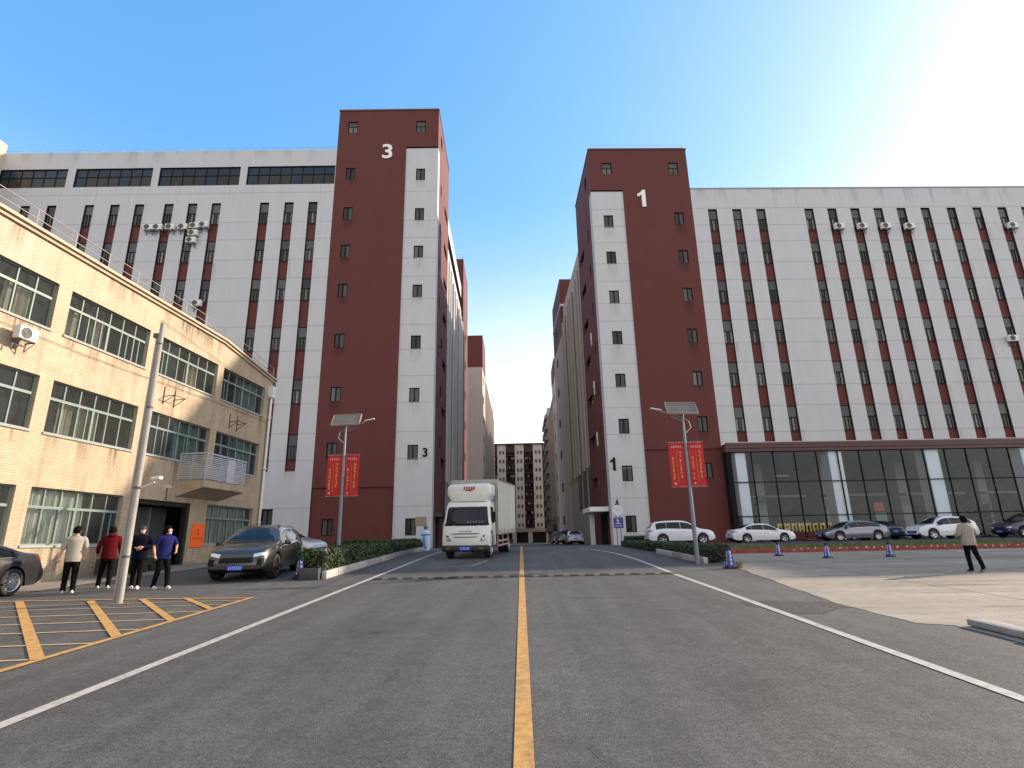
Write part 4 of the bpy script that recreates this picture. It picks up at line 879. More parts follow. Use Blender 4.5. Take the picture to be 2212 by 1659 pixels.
cg.obj('balcony_cage', whc, yb)
dp = MB(); dp.tube((13.0, -.12, 1.2), (13.0, -.12, 10.4), .07, n=10); dp.box(12.82, -.26, 10.2, 13.2, 0.0, 10.9)
for z in (3, 6, 9): dp.box(12.9, -.2, z, 13.1, 0, z + .06)
dp.obj('downpipe', white_paint, yb)
rr = random.Random(5); stains('sill_stain', [(x_, x_ + rr.uniform(.15, .7), c_ - .1, c_ - rr.uniform(.5, 1.7)) for (a_, b_) in bays for (c_, d_) in rowsY for x_ in [a_ + rr.uniform(0, b_ - a_ - .3) for q in range(5)]] + [(x_, x_ + rr.uniform(.2, .9), 11.9 if x_ < 8 else 11.2, 11.7 - rr.uniform(.5, 1.0)) for x_ in [-8 + rr.uniform(0, 20) for q in range(22)]] + [(9.2 + q * .3, 9.45 + q * .3, 7.7, 6.9 - q * .1) for q in range(4)] + [(13.0, 13.15, 10, 3), (4.2, 5.1, 7.7, 6.9)], -.0035, stain_mat('brown_streak_dirt', (.20, .135, .08), .42), yb)
# things fixed to it
def onY(x, y, z): return MY @ Matrix.Translation((x, y, z))
gy = 'air conditioners and brackets on the tiled factory'
ac(MY, -2.95, 8.15, 'sunlit beige air conditioner on rusty brackets on the cream tiled factory wall', gy, .76, -.5)
rust = M('rusty_bracket', (.10, .055, .03), .85, var=.4, scale=14)
for x, z, l in ((4.3, 8.1, 'empty rusty bracket with two uprights right of the pole, under the top windows'), (9.3, 8.0, 'empty rusty forked bracket above the right middle window')):
    t = thing('wall_bracket', l, 'bracket', (0, 0, 0), 0, 'empty rusty brackets on the tiled wall'); t.matrix_world = onY(x, 0, z); b_ = MB()
    for q in (0, .7): b_.tube((q, 0, 0), (q, -.55, .04), .018, n=6); b_.tube((q, 0, -.3), (q, -.5, .02), .015, n=6); b_.box(q - .02, -.03, -.35, q + .02, 0, .45)
    b_.tube((0, -.5, .04), (.7, -.5, .04), .015, n=6); b_.obj('arm', rust, t)
sg = thing('orange_sign', 'square orange sign with dark mark and a line of writing beside the dark doorway', 'sign'); sg.matrix_world = onY(7.35, -.04, 1.75)
MB().box(0, 0, 0, .95, .035, 1.05).obj('board', M('orange_board', (.95, .14, .015), .5, var=.03), sg)
mk = MB(); rr = random.Random(2); glyph(mk, .47, .72, .16, .2, -.003, rr); glyph(mk, .47, .58, .13, .12, -.003, rr)
for k in range(7): glyph(mk, .14 + k * .11, .4, .08, .08, -.003, rr)
mk.box(.1, -.004, .33, .85, -.001, .342); mk.obj('lettering', M('dark_red_lettering', (.25, .02, .01), .6), sg)
def cctv(mtx, label, flip=1):
    t = thing('security_camera', label, 'camera', group='security cameras'); t.matrix_world = mtx
    MB().rbox(-.05, -.15, -.04, .05, .15, .04, .01, 2).obj('housing', white_paint, t, 40); MB().tube((0, .0, -.03), (.0, .2 * flip, -.16), .012, n=6).tube((0, -.155, 0), (0, -.15, 0), .03, n=10).obj('arm', white_paint, t)
t = onY(4.9, -.35, 4.25); cctv(t, 'white security camera on the tiled wall at the left end of the balcony', 1)
for nm, x, y, w in (('cable', 0, 0, 0),):
    c_ = MB(); pts = [(-8, -.06, 8.75), (-4, -.06, 8.6), (0, -.06, 8.55), (3.5, -.06, 8.62), (8, -.06, 8.72), (12.9, -.06, 8.7)]; c_.path(pts, .008, 5); MB().path([(3.4, -.08, 11.3), (7, -.08, 10.9), (13, -.1, 10.2)], .008, 5).obj('wall_cable', black_plastic, yb); MB().path([(5.3, -.06, 4.3), (5.3, -.06, 3.72)], .02, 5).obj('wall_cable', black_plastic, yb)
    c_.obj('wall_cable', black_plastic, yb)
# clutter at the wall foot
pl = thing('potted_plants', 'dark leafy pots and crates against the tiled wall behind the walkers', 'pots', (-14.95, 21.2, gz(21.2) + .05), AY)
mb = MB(); rr = random.Random(6)
mb.box(-.9, -.55, 0, -.1, -.15, .55)
for k in range(5): mb.lathe([(.0, 0), (.13, 0), (.17, .28), (.15, .28)], 12, (.2 + k * .48, -.35 + rr.uniform(-.06, .06), 0))
mb.obj('pot', M('dark_pot', (.03, .028, .025), .8, var=.5, scale=9), pl)
mb = MB()
for k in range(420):
    x = rr.uniform(-.8, 2.4); c = Vector((x, -.35 + rr.gauss(0, .13), rr.uniform(.22, .75))); s = rr.uniform(.03, .07); u = Vector((rr.gauss(0, 1), rr.gauss(0, 1), rr.gauss(0, .6))).normalized() * s; v = u.orthogonal().normalized() * s * .5; mb.add([c - u, c - v, c + u, c + v], [(0, 1, 2, 3)])
mb.obj('leaves', leaf_dark, pl)
o = MB().rbox(0, 0, 0, .34, .3, .42, .02, 2).obj('cardboard_box', M('orange_brown_cardboard', (.42, .19, .08), .8, var=.15)); o.matrix_world = onY(2.2, -.5, 1.42); tag(o, 'small orange brown box standing on the dark pots behind the red jacket', 'box')
MB().box(-.9, -.56, .56, 1.9, -.14, .6).obj('shelf', M('grey_shelf_board', (.2, .19, .17), .8), pl)

# ------------------------------------------------------------------ utility pole
up = thing('utility_pole', 'tall pale concrete pole with a thinner grey pipe beside it in the yellow hatched box', 'pole', (-9.3, 13.65, gz(13.65)))
MB().tube((0, 0, 0), (0, 0, 6.9), .078, .06, 20).obj('pole', M('pale_pole_concrete', (.33, .315, .29), .75, var=.16, scale=3, streak=.4), up, 40)
mb = MB(); mb.tube((-.14, .03, 0), (-.11, .03, 6.55), .036, .036, 10); mb.obj('conduit', M('grey_conduit', (.33, .32, .31), .6, var=.15), up, 40)
mb = MB()
for z in (1.0, 2.6, 4.6, 6.3): MB().lathe([(.081 - z * .0028, z), (.086 - z * .0028, z), (.086 - z * .0028, z + .05), (.081 - z * .0028, z + .05)], 18).obj('clamp_band', dark_steel, up)
MB().box(-.2, -.02, 6.5, -.05, .08, 6.62).obj('clamp_block', dark_steel, up)
mb = MB().box(-.02, -.02, 5.0, .02, .02, 5.01); mb = MB(); mb.tube((.1, 0, 2.62), (.42, -.02, 2.75), .02, n=8); mb.obj('camera_arm', white_paint, up)
t = Matrix.Translation((-9.3 + .48, 13.6, gz(13.65) + 2.84)) @ Matrix.Rotation(radians(70), 4, 'Z'); cctv(t, 'white security camera on an arm of the utility pole', 1)

# ------------------------------------------------------------------ solar street lamps with banners
ban_red = M('red_banner_cloth', (.42, .008, .012), .7, var=.06, scale=3); gold = M('gold_banner_print', (.72, .38, .10), .6); palep = M('pale_banner_print', (.72, .55, .48), .6)
def lamp(x, y, label, side, H=5.78):
    t = thing('street_lamp', label, 'street lamp', (x, y, gz(y)), 0, 'solar street lamps with red banners')
    MB().tube((0, 0, 0), (0, 0, H - .35), .085, .045, 14).lathe([(.0, .03), (.14, .03), (.14, 0)], 14).obj('pole', M('lamp_pole_paint', (.17, .19, .23), .45, .3, var=.1), t, 40)
    s = side
    mb = MB(); mb.path([(-s * .02, 0, H - 1.05), (-s * .28, 0, H - .8), (-s * .22, 0, H - .55), (0, 0, H - .42), (s * .35, 0, H - .28), (s * .9, 0, H - .02 - .1)], .018, 8); mb.path([(0, 0, H - .55), (s * .45, 0, H - .35)], .014, 8); mb.obj('arm', steel, t, 40)
    mb = MB().rbox(-.22, -.07, -.03, .2, .07, .03, .02, 3); o = mb.obj('lamp_head', M('lamp_head_grey', (.5, .5, .49), .4, .4), t, 40, (s * 1.0, 0, H - .06)); o.rotation_euler = (0, radians(-12 * s), 0)
    sp = thing('tmp', '', ''); 
    for k in ('label', 'category'): del sp[k]
    bpy.data.objects.remove(sp)
    pn = MB().rbox(-.56, -.42, -.02, .56, .42, .02, .01, 1); o = pn.obj('solar_panel', M('panel_backing', (.13, .12, .10), .8, var=.15, scale=7), t, 0, (0, .05, H - .02)); o.rotation_euler = (radians(40), radians(-3 * s), radians(6 * s))
    fr_ = MB(); fr_.box(-.58, -.44, -.035, .58, -.42, .035); fr_.box(-.58, .42, -.035, .58, .44, .035); fr_.box(-.58, -.42, -.035, -.56, .42, .035); fr_.box(.56, -.42, -.035, .58, .42, .035); fr_.box(-.3, -.42, -.03, -.26, .42, -.021); fr_.box(.26, -.42, -.03, .3, .42, -.021)
    fr_.obj('panel_frame', M('pale_panel_frame', (.36, .32, .28), .6, .1), o); MB().box(-.18, -.12, -.11, .1, .1, -.036).obj('battery_box', dark_steel, o)
    MB().tube((0, 0, H - .36), (0, .02, H - .06), .05, .05, 10).obj('panel_mount', dark_steel, t)
    for i, sx in enumerate((-1, 1)):
        for z in (2.74, 4.42): MB().tube((0, 0, z), (sx * .66, 0, z), .012, n=6).obj('banner_rod', steel, t)
        lab = ('red vertical banner with gold writing on the %s side of the %s lamp post' % (('left', 'right')[i], 'left' if x < 0 else 'right'))
        bn = thing('banner', lab, 'banner', (x, y, gz(y)), 0, 'red banners on the lamp posts'); P = [[], []]; w = .56
        rr = random.Random(int(x * 7) + i)
        P = [[(sx * .09 + sx * w * u / 6, .012 * sin(u * 1.3 + v * .7), 2.74 + 1.68 * v / 10) for u in range(7)] for v in range(11)]
        cl_ = MB().grid(P); o = cl_.obj('cloth', ban_red, bn); sm = o.modifiers.new('s', 'SOLIDIFY'); sm.thickness = .006
        x0 = .09 if sx > 0 else -.09 - w; mk = MB(); mp_ = MB(); yf = -.028
        for k in range(5): glyph(mp_, x0 + .12 + k * .08, 4.24, .065, .075, yf, rr)
        for k in range(7): glyph(mk, x0 + .40, 4.02 - k * .148, .10, .11, yf, rr)
        for k in range(6): glyph(mk, x0 + .12, 3.80 - k * .148, .10, .115, yf, rr)
        mk.box(x0 + .262, yf, 2.92, x0 + .268, yf + .002, 4.1)
        glyph(mp_, x0 + .14, 2.86, .1, .07, yf, rr); mk.obj('gold_print', gold, bn); mp_.obj('white_print', palep, bn)
    return t
lamp(-7.25, 23, 'solar street lamp rising from the left hedge, its arm reaching right', 1, 5.93)
lamp(6.31, 21.3, 'solar street lamp at the plaza corner, its arm reaching left', -1, 5.78)

# ------------------------------------------------------------------ signs and cones
sg = thing('post_sign', 'white round sign above a purple panel on two thin posts beside the tower numbered 1', 'sign', (6.95, 41.5, 1.29))
mb = MB()
for x in (-.14, .14): mb.box(x - .025, 0, 0, x + .025, .05, 2.9)
mb.obj('post', dark_steel, sg); MB().lathe([(0, -.03), (.37, -.03), (.38, 0), (.37, .03), (0, .03)], 28, (0, -.05, 2.45), 'y').obj('round_panel', M('white_sign_face', (.66, .68, .74), .5), sg, 40)
mk = MB(); rr = random.Random(5); n = 20
for k in range(n): mk.tube((.29 * cos(2 * pi * k / n), -.085, 2.45 + .22 * sin(2 * pi * k / n)), (.29 * cos(2 * pi * (k + .6) / n), -.085, 2.45 + .22 * sin(2 * pi * (k + .6) / n)), .014, n=4)
for k in range(3): glyph(mk, -.12 + k * .12, 2.45, .1, .14, -.086, rr)
mk.obj('lettering', M('navy_lettering', (.03, .04, .12), .5), sg)
MB().box(-.34, -.06, 1.2, .34, 0, 1.95).obj('purple_panel', M('purple_sign_panel', (.045, .03, .22), .5, var=.04), sg)
mk = MB(); glyph(mk, -.02, 1.72, .26, .26, -.064, rr, .03); mk.box(-.22, -.064, 1.5, .2, -.062, 1.53); mk.box(-.26, -.064, 1.34, .26, -.062, 1.36); mk.obj('white_symbol', letter_white, sg)
mk = MB(); mk.prism([(-.13, 2.78), (.13, 2.78), (.06, 3.2), (-.06, 3.2)], -.05, .02); mk.obj('top_lamp', M('dark_lantern', (.03, .035, .06), .5), sg)
ab = thing('advertising_stand', 'pale blue and white rounded stand with blue writing at the end of the left hedge', 'sign', (-6.05, 36.6, gz(36.6)))
mb = MB(); mb.lathe([(0, 0), (.27, 0), (.29, .1), (.29, 1.05), (.26, 1.18), (.12, 1.26), (.1, 1.3)], 24); o = mb.obj('body', M('pale_blue_plastic', (.42, .60, .80), .4, var=.1, scale=2), ab, 50); o.scale = (1, .7, 1)
mb = MB(); mb.lathe([(.1, 1.3), (.13, 1.32), (.13, 1.46), (.08, 1.5), (0, 1.5)], 18); mb.obj('cap', M('slate_cap', (.08, .10, .16), .5), ab, 50)
mb = MB(); mb.lathe([(.293, .92), (.297, .93), (.297, .99), (.293, 1.0)], 24); rr = random.Random(8); o = mb.obj('blue_band', M('deep_blue_print', (.03, .10, .36), .5), ab); o.scale = (1, .7, 1)
mk = MB()
for z in (.78, .6, .4, .2): glyph(mk, -.05 if z > .3 else .03, z, .24, .13, -.215, rr, .028)
mk.obj('lettering', M('deep_blue_print', (.03, .10, .36), .5), ab)
cone_b = M('blue_cone_plastic', (.035, .045, .26), .55, var=.15); cone_k = M('black_cone_base', (.012, .012, .016), .7)
cm = MB(); cb = MB(); ct = MB(); cb.rbox(-.17, -.17, 0, .17, .17, .045, .01, 2)
def frus(mb, a, b, z0, z1): mb.add([(-a, -a, z0), (a, -a, z0), (a, a, z0), (-a, a, z0), (-b, -b, z1), (b, -b, z1), (b, b, z1), (-b, b, z1)], [(0, 1, 5, 4), (1, 2, 6, 5), (2, 3, 7, 6), (3, 0, 4, 7), (4, 5, 6, 7)])
frus(cm, .12, .05, .045, .58); frus(ct, .051, .035, .58, .70)
CM = (cm.mesh('body', cone_b), cb.mesh('base', cone_k), ct.mesh('tip', cone_k)); lt = MB(); rr = random.Random(4)
for q in range(4):
    A = Matrix.Rotation(q * pi / 2, 4, 'Z'); tmp = MB()
    for k in range(4): glyph(tmp, 0, .49 - k * .11, .085, .08, 0, rr, .016)
    for v in tmp.v: yy = -(.12 - (v[2] - .045) * .131) - .004 + v[1]; p = A @ Vector((v[0], yy, v[2])); lt.v.append(tuple(p))
    o_ = len(lt.f) and max(max(f) for f in lt.f) + 1 or 0
    lt.f += [tuple(i + o_ for i in f) for f in tmp.f]; lt.m += [0] * len(tmp.f)
LT = lt.mesh('lettering', letter_white)
for x, y, rz, l in ((-7.0, 18.5, pi / 4, 'blue parking cone standing between the dark grey SUV and the planter'), (6.75, 19.25, .1, 'nearest blue parking cone on the plaza, beside the lamp post'), (10.55, 24.3, .3, 'blue parking cone second from the left on the plaza, in front of the white saloon'),
                    (11.7, 22.7, .5, 'blue parking cone in the middle of the plaza, in front of the grey saloon'), (14.15, 22.8, .2, 'farthest right blue parking cone, left of the walking woman')):
    t = thing('parking_cone', l, 'traffic cone', (x, y, gz(y) + .008), rz, 'blue parking cones')
    for nm, me in zip(('body', 'base', 'tip'), CM): c_ = link(nm, me, t)
    link('lettering', LT, t)
    if x > 8: t.scale = (.8, .8, .8)
# ------------------------------------------------------------------ unseen blocks and trees added behind the photographer to darken reflections
for nm, x0, x1, y0, y1, h, m, lab in (('unseen_block', -70, -20, -62, -46, 15, cream_wall, 'long cream office block added unseen far behind the photographer on the left'), ('unseen_block', 8, 60, -66, -50, 19, white_wall, 'white office block added unseen far behind the photographer on the right')):
    t = thing(nm, lab, 'building', (x0, y1, 0)); b_ = MB(); b_.box(0, y0 - y1, -3, x1 - x0, 0, h); b_.obj('wall', m, t); wme = MB().box(0, -.02, 0, 2.4, .03, 1.8).mesh('window', glass_far)
    for k in range(int(h / 3.6)):
        for q in range(int((x1 - x0) / 4)): link('window', wme, t, (.8 + q * 4, .0, 1 + k * 3.6))
rr = random.Random(31)
for k in range(9):
    x = -60 + k * 15 + rr.uniform(-4, 4); y = -38 + rr.uniform(-4, 4); t = thing('unseen_tree', 'leafy tree added unseen behind the photographer, number %s in its row' % ('one two three four five six seven eight nine'.split()[k]), 'tree', (x, y, gz(y)), 0, 'added trees behind the photographer')
    MB().tube((0, 0, -1), (0, 0, 4), .22, .12, 8).obj('trunk', M('bark', (.09, .07, .05), .9), t); b_ = MB()
    for q in range(700):
        d = Vector((rr.gauss(0, 1), rr.gauss(0, 1), rr.gauss(0, 1))).normalized() * rr.uniform(1.2, 3.2) * rr.uniform(.8, 1.1); c = Vector((0, 0, 6)) + d; u = Vector((rr.gauss(0, 1), rr.gauss(0, 1), rr.gauss(0, 1))).normalized() * .35; v = u.orthogonal().normalized() * .25; b_.add([c - u, c - v, c + u, c + v], [(0, 1, 2, 3)])
    b_.obj('crown', leaf_mid, t)
# ------------------------------------------------------------------ vehicles
def paint(name, col, metal=.3, rough=.32):
    return M(name, col, rough, metal, var=.03, scale=1.2, coat=1.0)
def interp(pts, x):
    if x <= pts[0][0]: return pts[0][1]
    if x >= pts[-1][0]: return pts[-1][1]
    for i in range(len(pts) - 1):
        if pts[i][0] <= x <= pts[i + 1][0]:
            x0, y0 = pts[i]; x1, y1 = pts[i + 1]; h = x1 - x0; t = (x - x0) / h
            def sl(k):
                if k <= 0 or k >= len(pts) - 1: 
                    j = min(max(k, 0), len(pts) - 2) if k <= 0 else len(pts) - 2
                    return (pts[j + 1][1] - pts[j][1]) / (pts[j + 1][0] - pts[j][0])
                a = (pts[k][1] - pts[k - 1][1]) / (pts[k][0] - pts[k - 1][0]); b = (pts[k + 1][1] - pts[k][1]) / (pts[k + 1][0] - pts[k][0])
                return 0 if a * b <= 0 else 2 * a * b / (a + b)
            m0, m1 = sl(i), sl(i + 1); t2, t3 = t * t, t * t * t
            return (2 * t3 - 3 * t2 + 1) * y0 + (t3 - 2 * t2 + t) * h * m0 + (-2 * t3 + 3 * t2) * y1 + (t3 - t2) * h * m1
WHEELS = {}
def wheel_mesh(R, w, spokes, dark, style=0):
    k = (R, w, spokes, dark, style)
    if k in WHEELS: return WHEELS[k]
    t = MB(); t.lathe([(R * .66, -w / 2 + .01), (R * .9, -w / 2), (R * .985, -w / 2 + .03), (R, -w / 4), (R, w / 4), (R * .985, w / 2 - .03), (R * .9, w / 2), (R * .66, w / 2 - .01), (R * .64, 0), (R * .66, -w / 2 + .01)], 36, ax='y')
    r = MB(); r.lathe([(R * .62, -w / 2 + .02), (R * .68, -w / 2 + .005), (R * .68, -w / 2 + .03), (R * .62, -w / 2 + .05), (R * .6, w / 3)], 32, ax='y'); r.mat(1).lathe([(0, -w / 2 + .11), (R * .62, -w / 2 + .11)], 24, ax='y'); r.mat(0)
    for i in range(spokes):
        a = 2 * pi * i / spokes
        for da in ((-.16, .16) if style == 0 else (0,)):
            wd = R * (.045 if style == 0 else .10); c0, s0 = cos(a), sin(a); c1, s1 = cos(a + da * 1.3), sin(a + da * 1.3)
            p0 = Vector((c0 * R * .12, 0, s0 * R * .12)); p1 = Vector((c1 * R * .65, 0, s1 * R * .65)); d = (p1 - p0).normalized(); n_ = Vector((-d.z, 0, d.x)) * wd
            y0, y1 = -w / 2 + .035, -w / 2 + .015
            v = [p0 - n_, p0 + n_, p1 + n_ * .9, p1 - n_ * .9]; V = [(p.x, (y0, y0, y1, y1)[q], p.z) for q, p in enumerate(v)] + [(p.x, y0 + .06, p.z) for p in v]
            r.add(V, [(0, 1, 2, 3), (4, 7, 6, 5), (0, 4, 5, 1), (1, 5, 6, 2), (2, 6, 7, 3), (3, 7, 4, 0)])
    r.lathe([(0, -w / 2 + .02), (R * .1, -w / 2 + .02), (R * .17, -w / 2 + .04), (R * .17, -w / 2 + .09)], 16, ax='y')
    WHEELS[k] = (t.mesh('wheel', rubber, 35), r.mesh('rim', [rim_dark if dark else rimm, black_plastic], 35)); return WHEELS[k]
def car(name, label, col_m, spec, group=None, cat='car'):
    L, Wd, R = spec['L'], spec['W'], spec['R']; top, belt = spec['top'], spec['belt']; ax = spec['axles']; sill = spec.get('sill', .22)
    t = thing(name, label, cat, group=group)
    N = 110; xs = [-L / 2 + L * i / N for i in range(N + 1)]
    def half(x):
        u = abs(x) / (L / 2); p = spec.get('pf', 5) if x > 0 else spec.get('pr', 6); return Wd / 2 * (1 - (spec.get('tf', .24) if x > 0 else spec.get('tr', .15)) * u ** p)
    def zb(x):
        u = abs(x) / (L / 2); z = sill + (.12 * max(0, (u - .86) / .14) ** 1.5)
        for a in ax:
            d = abs(x - a); Ra = R + .055
            if d < Ra: z = max(z, R + sqrt(Ra * Ra - d * d) * .98)
        return z
    def section(x):
        zt = interp(top, x); b_ = min(interp(belt, x), zt - .035); z0 = min(zb(x), b_ - .06); w = half(x); h = zt - b_
        ww = w * .955; tum = spec.get('tum', .42); wt = ww - tum * min(h, .6) if h > .08 else ww - .25 * h - .02
        arch = min(abs(x - a) for a in ax); fl = .018 * max(0, 1 - max(0, arch - R - .02) / .16) if arch < R + .18 else 0
        return [(0, z0), (w * .80, z0), (w * .965 + fl, z0 + .015), (w + fl * .6, z0 + .38 * (b_ - z0)), (w * .997, z0 + .70 * (b_ - z0)), (w * .985, b_ - .06 * 1.0 if b_ - z0 > .2 else b_ - .02), (ww, b_),
                ((ww + wt) / 2 + .012 * min(1, h * 3), b_ + h * .45), (wt, b_ + h * .84), (wt - .055, b_ + h * .955), (wt * .62, zt - .004), (0, zt)]
    S = [section(x) for x in xs]; P = []
    for x, s in zip(xs, S): P.append([(x, -y, z) for y, z in s] + [(x, y, z) for y, z in s[::-1][1:]])
    K = len(P[0]); mb = MB(); o = 0
    for row in P: mb.v += row
    for i in range(N):
        for j in range(K - 1):
            mb.f.append((i * K + j, i * K + j + 1, (i + 1) * K + j + 1, (i + 1) * K + j)); mb.m.append(1 if j in (0, 1, K - 2, K - 3) else 0)
    mb.f += [tuple(range(K - 1)), tuple(N * K + j for j in range(K - 2, -1, -1))]; mb.m += [0, 0]
    body = mb.obj('body', [col_m, black_plastic, black_plastic], t, 38)
    bm = bmesh.new(); bm.from_mesh(body.data); bvh = BVHTree.FromBMesh(bm); bm.free()
    def side_pt(x, v, side, off=.006):     # v 0..1 over the side glass
        s = section(x); a, m_, c = s[6], s[7], s[8]; u = v * 2
        p = (a[0] + (m_[0] - a[0]) * u, a[1] + (m_[1] - a[1]) * u) if u < 1 else (m_[0] + (c[0] - m_[0]) * (u - 1), m_[1] + (c[1] - m_[1]) * (u - 1))
        return (x, side * (p[0] + off), p[1] + off * .35)
    for xa, xb in spec['glass']:
        for sd in (-1, 1):
            n = max(4, int((xb - xa) / .05)); g = []
            for i in range(n + 1):
                x = xa + (xb - xa) * i / n; g.append([side_pt(x, v, sd) for v in (.07, .3, .55, .78, .93)])
            MB().grid(g, sd > 0).obj('side_window', car_glass, t, 60)
    for key, nm in (('ws', 'windscreen'), ('rw', 'rear_window')):
        if key not in spec: continue
        xa, xb = spec[key]; g = []; n = 14
        for i in range(n + 1):
            x = xa + (xb - xa) * i / n; s = section(x); row = []
            pts = [(s[9][0] * .5 + s[8][0] * .5 - .02, (s[8][1] + s[9][1]) / 2), (s[10][0], s[10][1]), (0, s[11][1])]
            dz = (section(x + .02)[11][1] - section(x - .02)[11][1]) / .04; nx = -dz / sqrt(1 + dz * dz); nz = 1 / sqrt(1 + dz * dz); of = .007
            ys = [-1, -.8, -.4, 0, .4, .8, 1]; w_ = pts[0][0]
            for u in ys:
                yy = u * w_; au = abs(yy); z = (pts[2][1] + (pts[1][1] - pts[2][1]) * au / pts[1][0]) if au < pts[1][0] else pts[1][1] + (pts[0][1] - pts[1][1]) * (au - pts[1][0]) / max(.001, w_ - pts[1][0])
                row.append((x + nx * of, yy, z + nz * of))
            g.append(row)
        MB().grid(g).obj(nm, car_glass, t, 60)
    def patch(nm, quad, d, m, parent=t, off=.006, n=(8, 5), smooth=40, thick=.02):
        """quad: four points in space projected along d onto the body"""
        d = Vector(d).normalized(); q = [Vector(p) for p in quad]; g = []; last = None
        for i in range(n[0] + 1):
            row = []
            for j in range(n[1] + 1):
                a = q[0].lerp(q[1], i / n[0]); b = q[3].lerp(q[2], i / n[0]); p = a.lerp(b, j / n[1]); h = bvh.ray_cast(p - d * 2, d, 6)
                hp = h[0] if h[0] is not None else None
                if hp is None: hp = last if last is not None else p
                edge = i in (0, n[0]) or j in (0, n[1]); row.append(hp - d * (off if not edge else -.002)); last = hp
            g.append(row)
        return MB().grid(g).obj(nm, m, parent, smooth)
    hw = spec.get('head', (.50, .66, .45, .88)); F = L / 2
    if spec.get('front', 1):
        for sd in (-1, 1):
            y0, y1 = Wd / 2 * hw[2], Wd / 2 * hw[3]; dd = (-1, -sd * .45, -.15)
            patch('headlight', [(F, sd * y0, hw[0] + .02), (F - .05, sd * y1, hw[0] + .08), (F - .12, sd * y1, hw[1] + .03), (F, sd * y0, hw[1] - .02)], dd, spec.get('headm', head_l))
            ik = spec.get('intake', (.29, .40, .31, .46)); patch('air_intake', [(F, sd * Wd * ik[0], ik[2]), (F, sd * Wd * ik[1], ik[2] + .02), (F, sd * Wd * ik[1], ik[3]), (F, sd * Wd * ik[0], ik[3])], (-1, -sd * .2, 0), black_plastic)
        gw = spec.get('grille', (.30, .33, .54)); patch('grille', [(F, -Wd * gw[0], gw[1]), (F, Wd * gw[0], gw[1]), (F, Wd * gw[0] * .96, gw[2]), (F, -Wd * gw[0] * .96, gw[2])], (-1, 0, 0), black_plastic, n=(10, 4))
        patch('lower_grille', [(F, -Wd * .22, .26), (F, Wd * .22, .26), (F, Wd * .25, .31), (F, -Wd * .25, .31)], (-1, 0, 0), black_plastic)
    tl = spec.get('tail', (.74, .92, .55, .9))
    for sd in (-1, 1):
        patch('taillight', [(-F, sd * Wd / 2 * tl[2], tl[0] + .03), (-F + .1, sd * Wd / 2 * tl[3], tl[0]), (-F + .1, sd * Wd / 2 * tl[3], tl[1]), (-F, sd * Wd / 2 * tl[2], tl[1] - .02)], (1, -sd * .5, 0), tail_l)
    for sd in (-1, 1): patch('taillight', [(-F + .05, sd * 1.3, tl[0]), (-F + .34, sd * 1.3, tl[0] + .05), (-F + .30, sd * 1.3, tl[1] - .01), (-F + .08, sd * 1.3, tl[1])], (0, -sd, 0), tail_l, n=(5, 3))
    patch('rear_bumper_trim', [(-F, -Wd * .36, .30), (-F, Wd * .36, .30), (-F, Wd * .38, .42), (-F, -Wd * .38, .42)], (1, 0, 0), black_plastic)
    # plates
    rr = random.Random(int(L * 1000) + len(label)); pz = spec.get('plate', .44)
    for sx_, zz in ((1, pz), (-1, spec.get('rplate', .62))):
        if sx_ > 0 and not spec.get('front', 1): continue
        h = bvh.ray_cast(Vector((sx_ * 4, 0, zz)), Vector((-sx_, 0, 0)))
        if h[0] is None: continue
        xx = h[0].x + sx_ * .02; pm = MB().box(xx - .008, -.22, zz - .07, xx + .008, .22, zz + .07).obj('licence_plate', plate_blue, t); lt = MB()
        for k in range(7): glyph(lt, -.165 + k * .055, zz, .042, .085, 0, rr, .009)
        lt.v = [(xx + sx_ * (.0095 - v[1]), v[0] * sx_, v[2]) for v in lt.v]; lt.obj('plate_lettering', letter_white, pm)
    # doors, handles, mirrors
    for k, (xa, xb) in enumerate(spec['doors']):
        for sd in (-1, 1):
            zl = interp(belt, (xa + xb) / 2)
            patch('door', [(xa, sd * 1.2, sill + .10), (xb, sd * 1.2, sill + .10), (xb, sd * 1.2, zl - .03), (xa, sd * 1.2, zl - .03)], (0, -sd, 0), col_m, off=.005, n=(6, 8), smooth=60)
            for xx in (xa - .006, xb + .006):
                patch('door_gap', [(xx - .006, sd * 1.2, sill + .10), (xx + .006, sd * 1.2, sill + .10), (xx + .006, sd * 1.2, zl - .02), (xx - .006, sd * 1.2, zl - .02)], (0, -sd, 0), black_plastic, off=.003, n=(1, 8)) if k == 0 or xx > xa - .01 and xx < xa + .01 else None
            h = bvh.ray_cast(Vector((xa + .16, sd * 2, zl - .13)), Vector((0, -sd, 0)))
            if h[0] is not None: p = h[0]; MB().rbox(p.x - .1, p.y - .012, p.z - .014, p.x + .1, p.y + .02 * sd + (.012 if sd > 0 else 0) if sd > 0 else p.y + .012, p.z + .014, .008, 2).obj('door_handle', spec.get('handle', col_m), t) if sd > 0 else MB().rbox(p.x - .1, p.y - .032, p.z - .014, p.x + .1, p.y + .012, p.z + .014, .008, 2).obj('door_handle', spec.get('handle', col_m), t)
    xm = spec['mirror']
    for sd in (-1, 1):
        s = section(xm); mb = MB(); mb.rbox(xm - .06, sd * (s[6][0] + .05) - .0 if sd > 0 else -(s[6][0] + .25), s[6][1] + .02, xm + .07, (s[6][0] + .25) if sd > 0 else -(s[6][0] + .05), s[6][1] + .17, .035, 3)
        mb.tube((xm, sd * (s[6][0] - .03), s[6][1] + .0), (xm, sd * (s[6][0] + .1), s[6][1] + .06), .02, n=8); mb.obj('mirror', spec.get('mirm', col_m), t, 40)
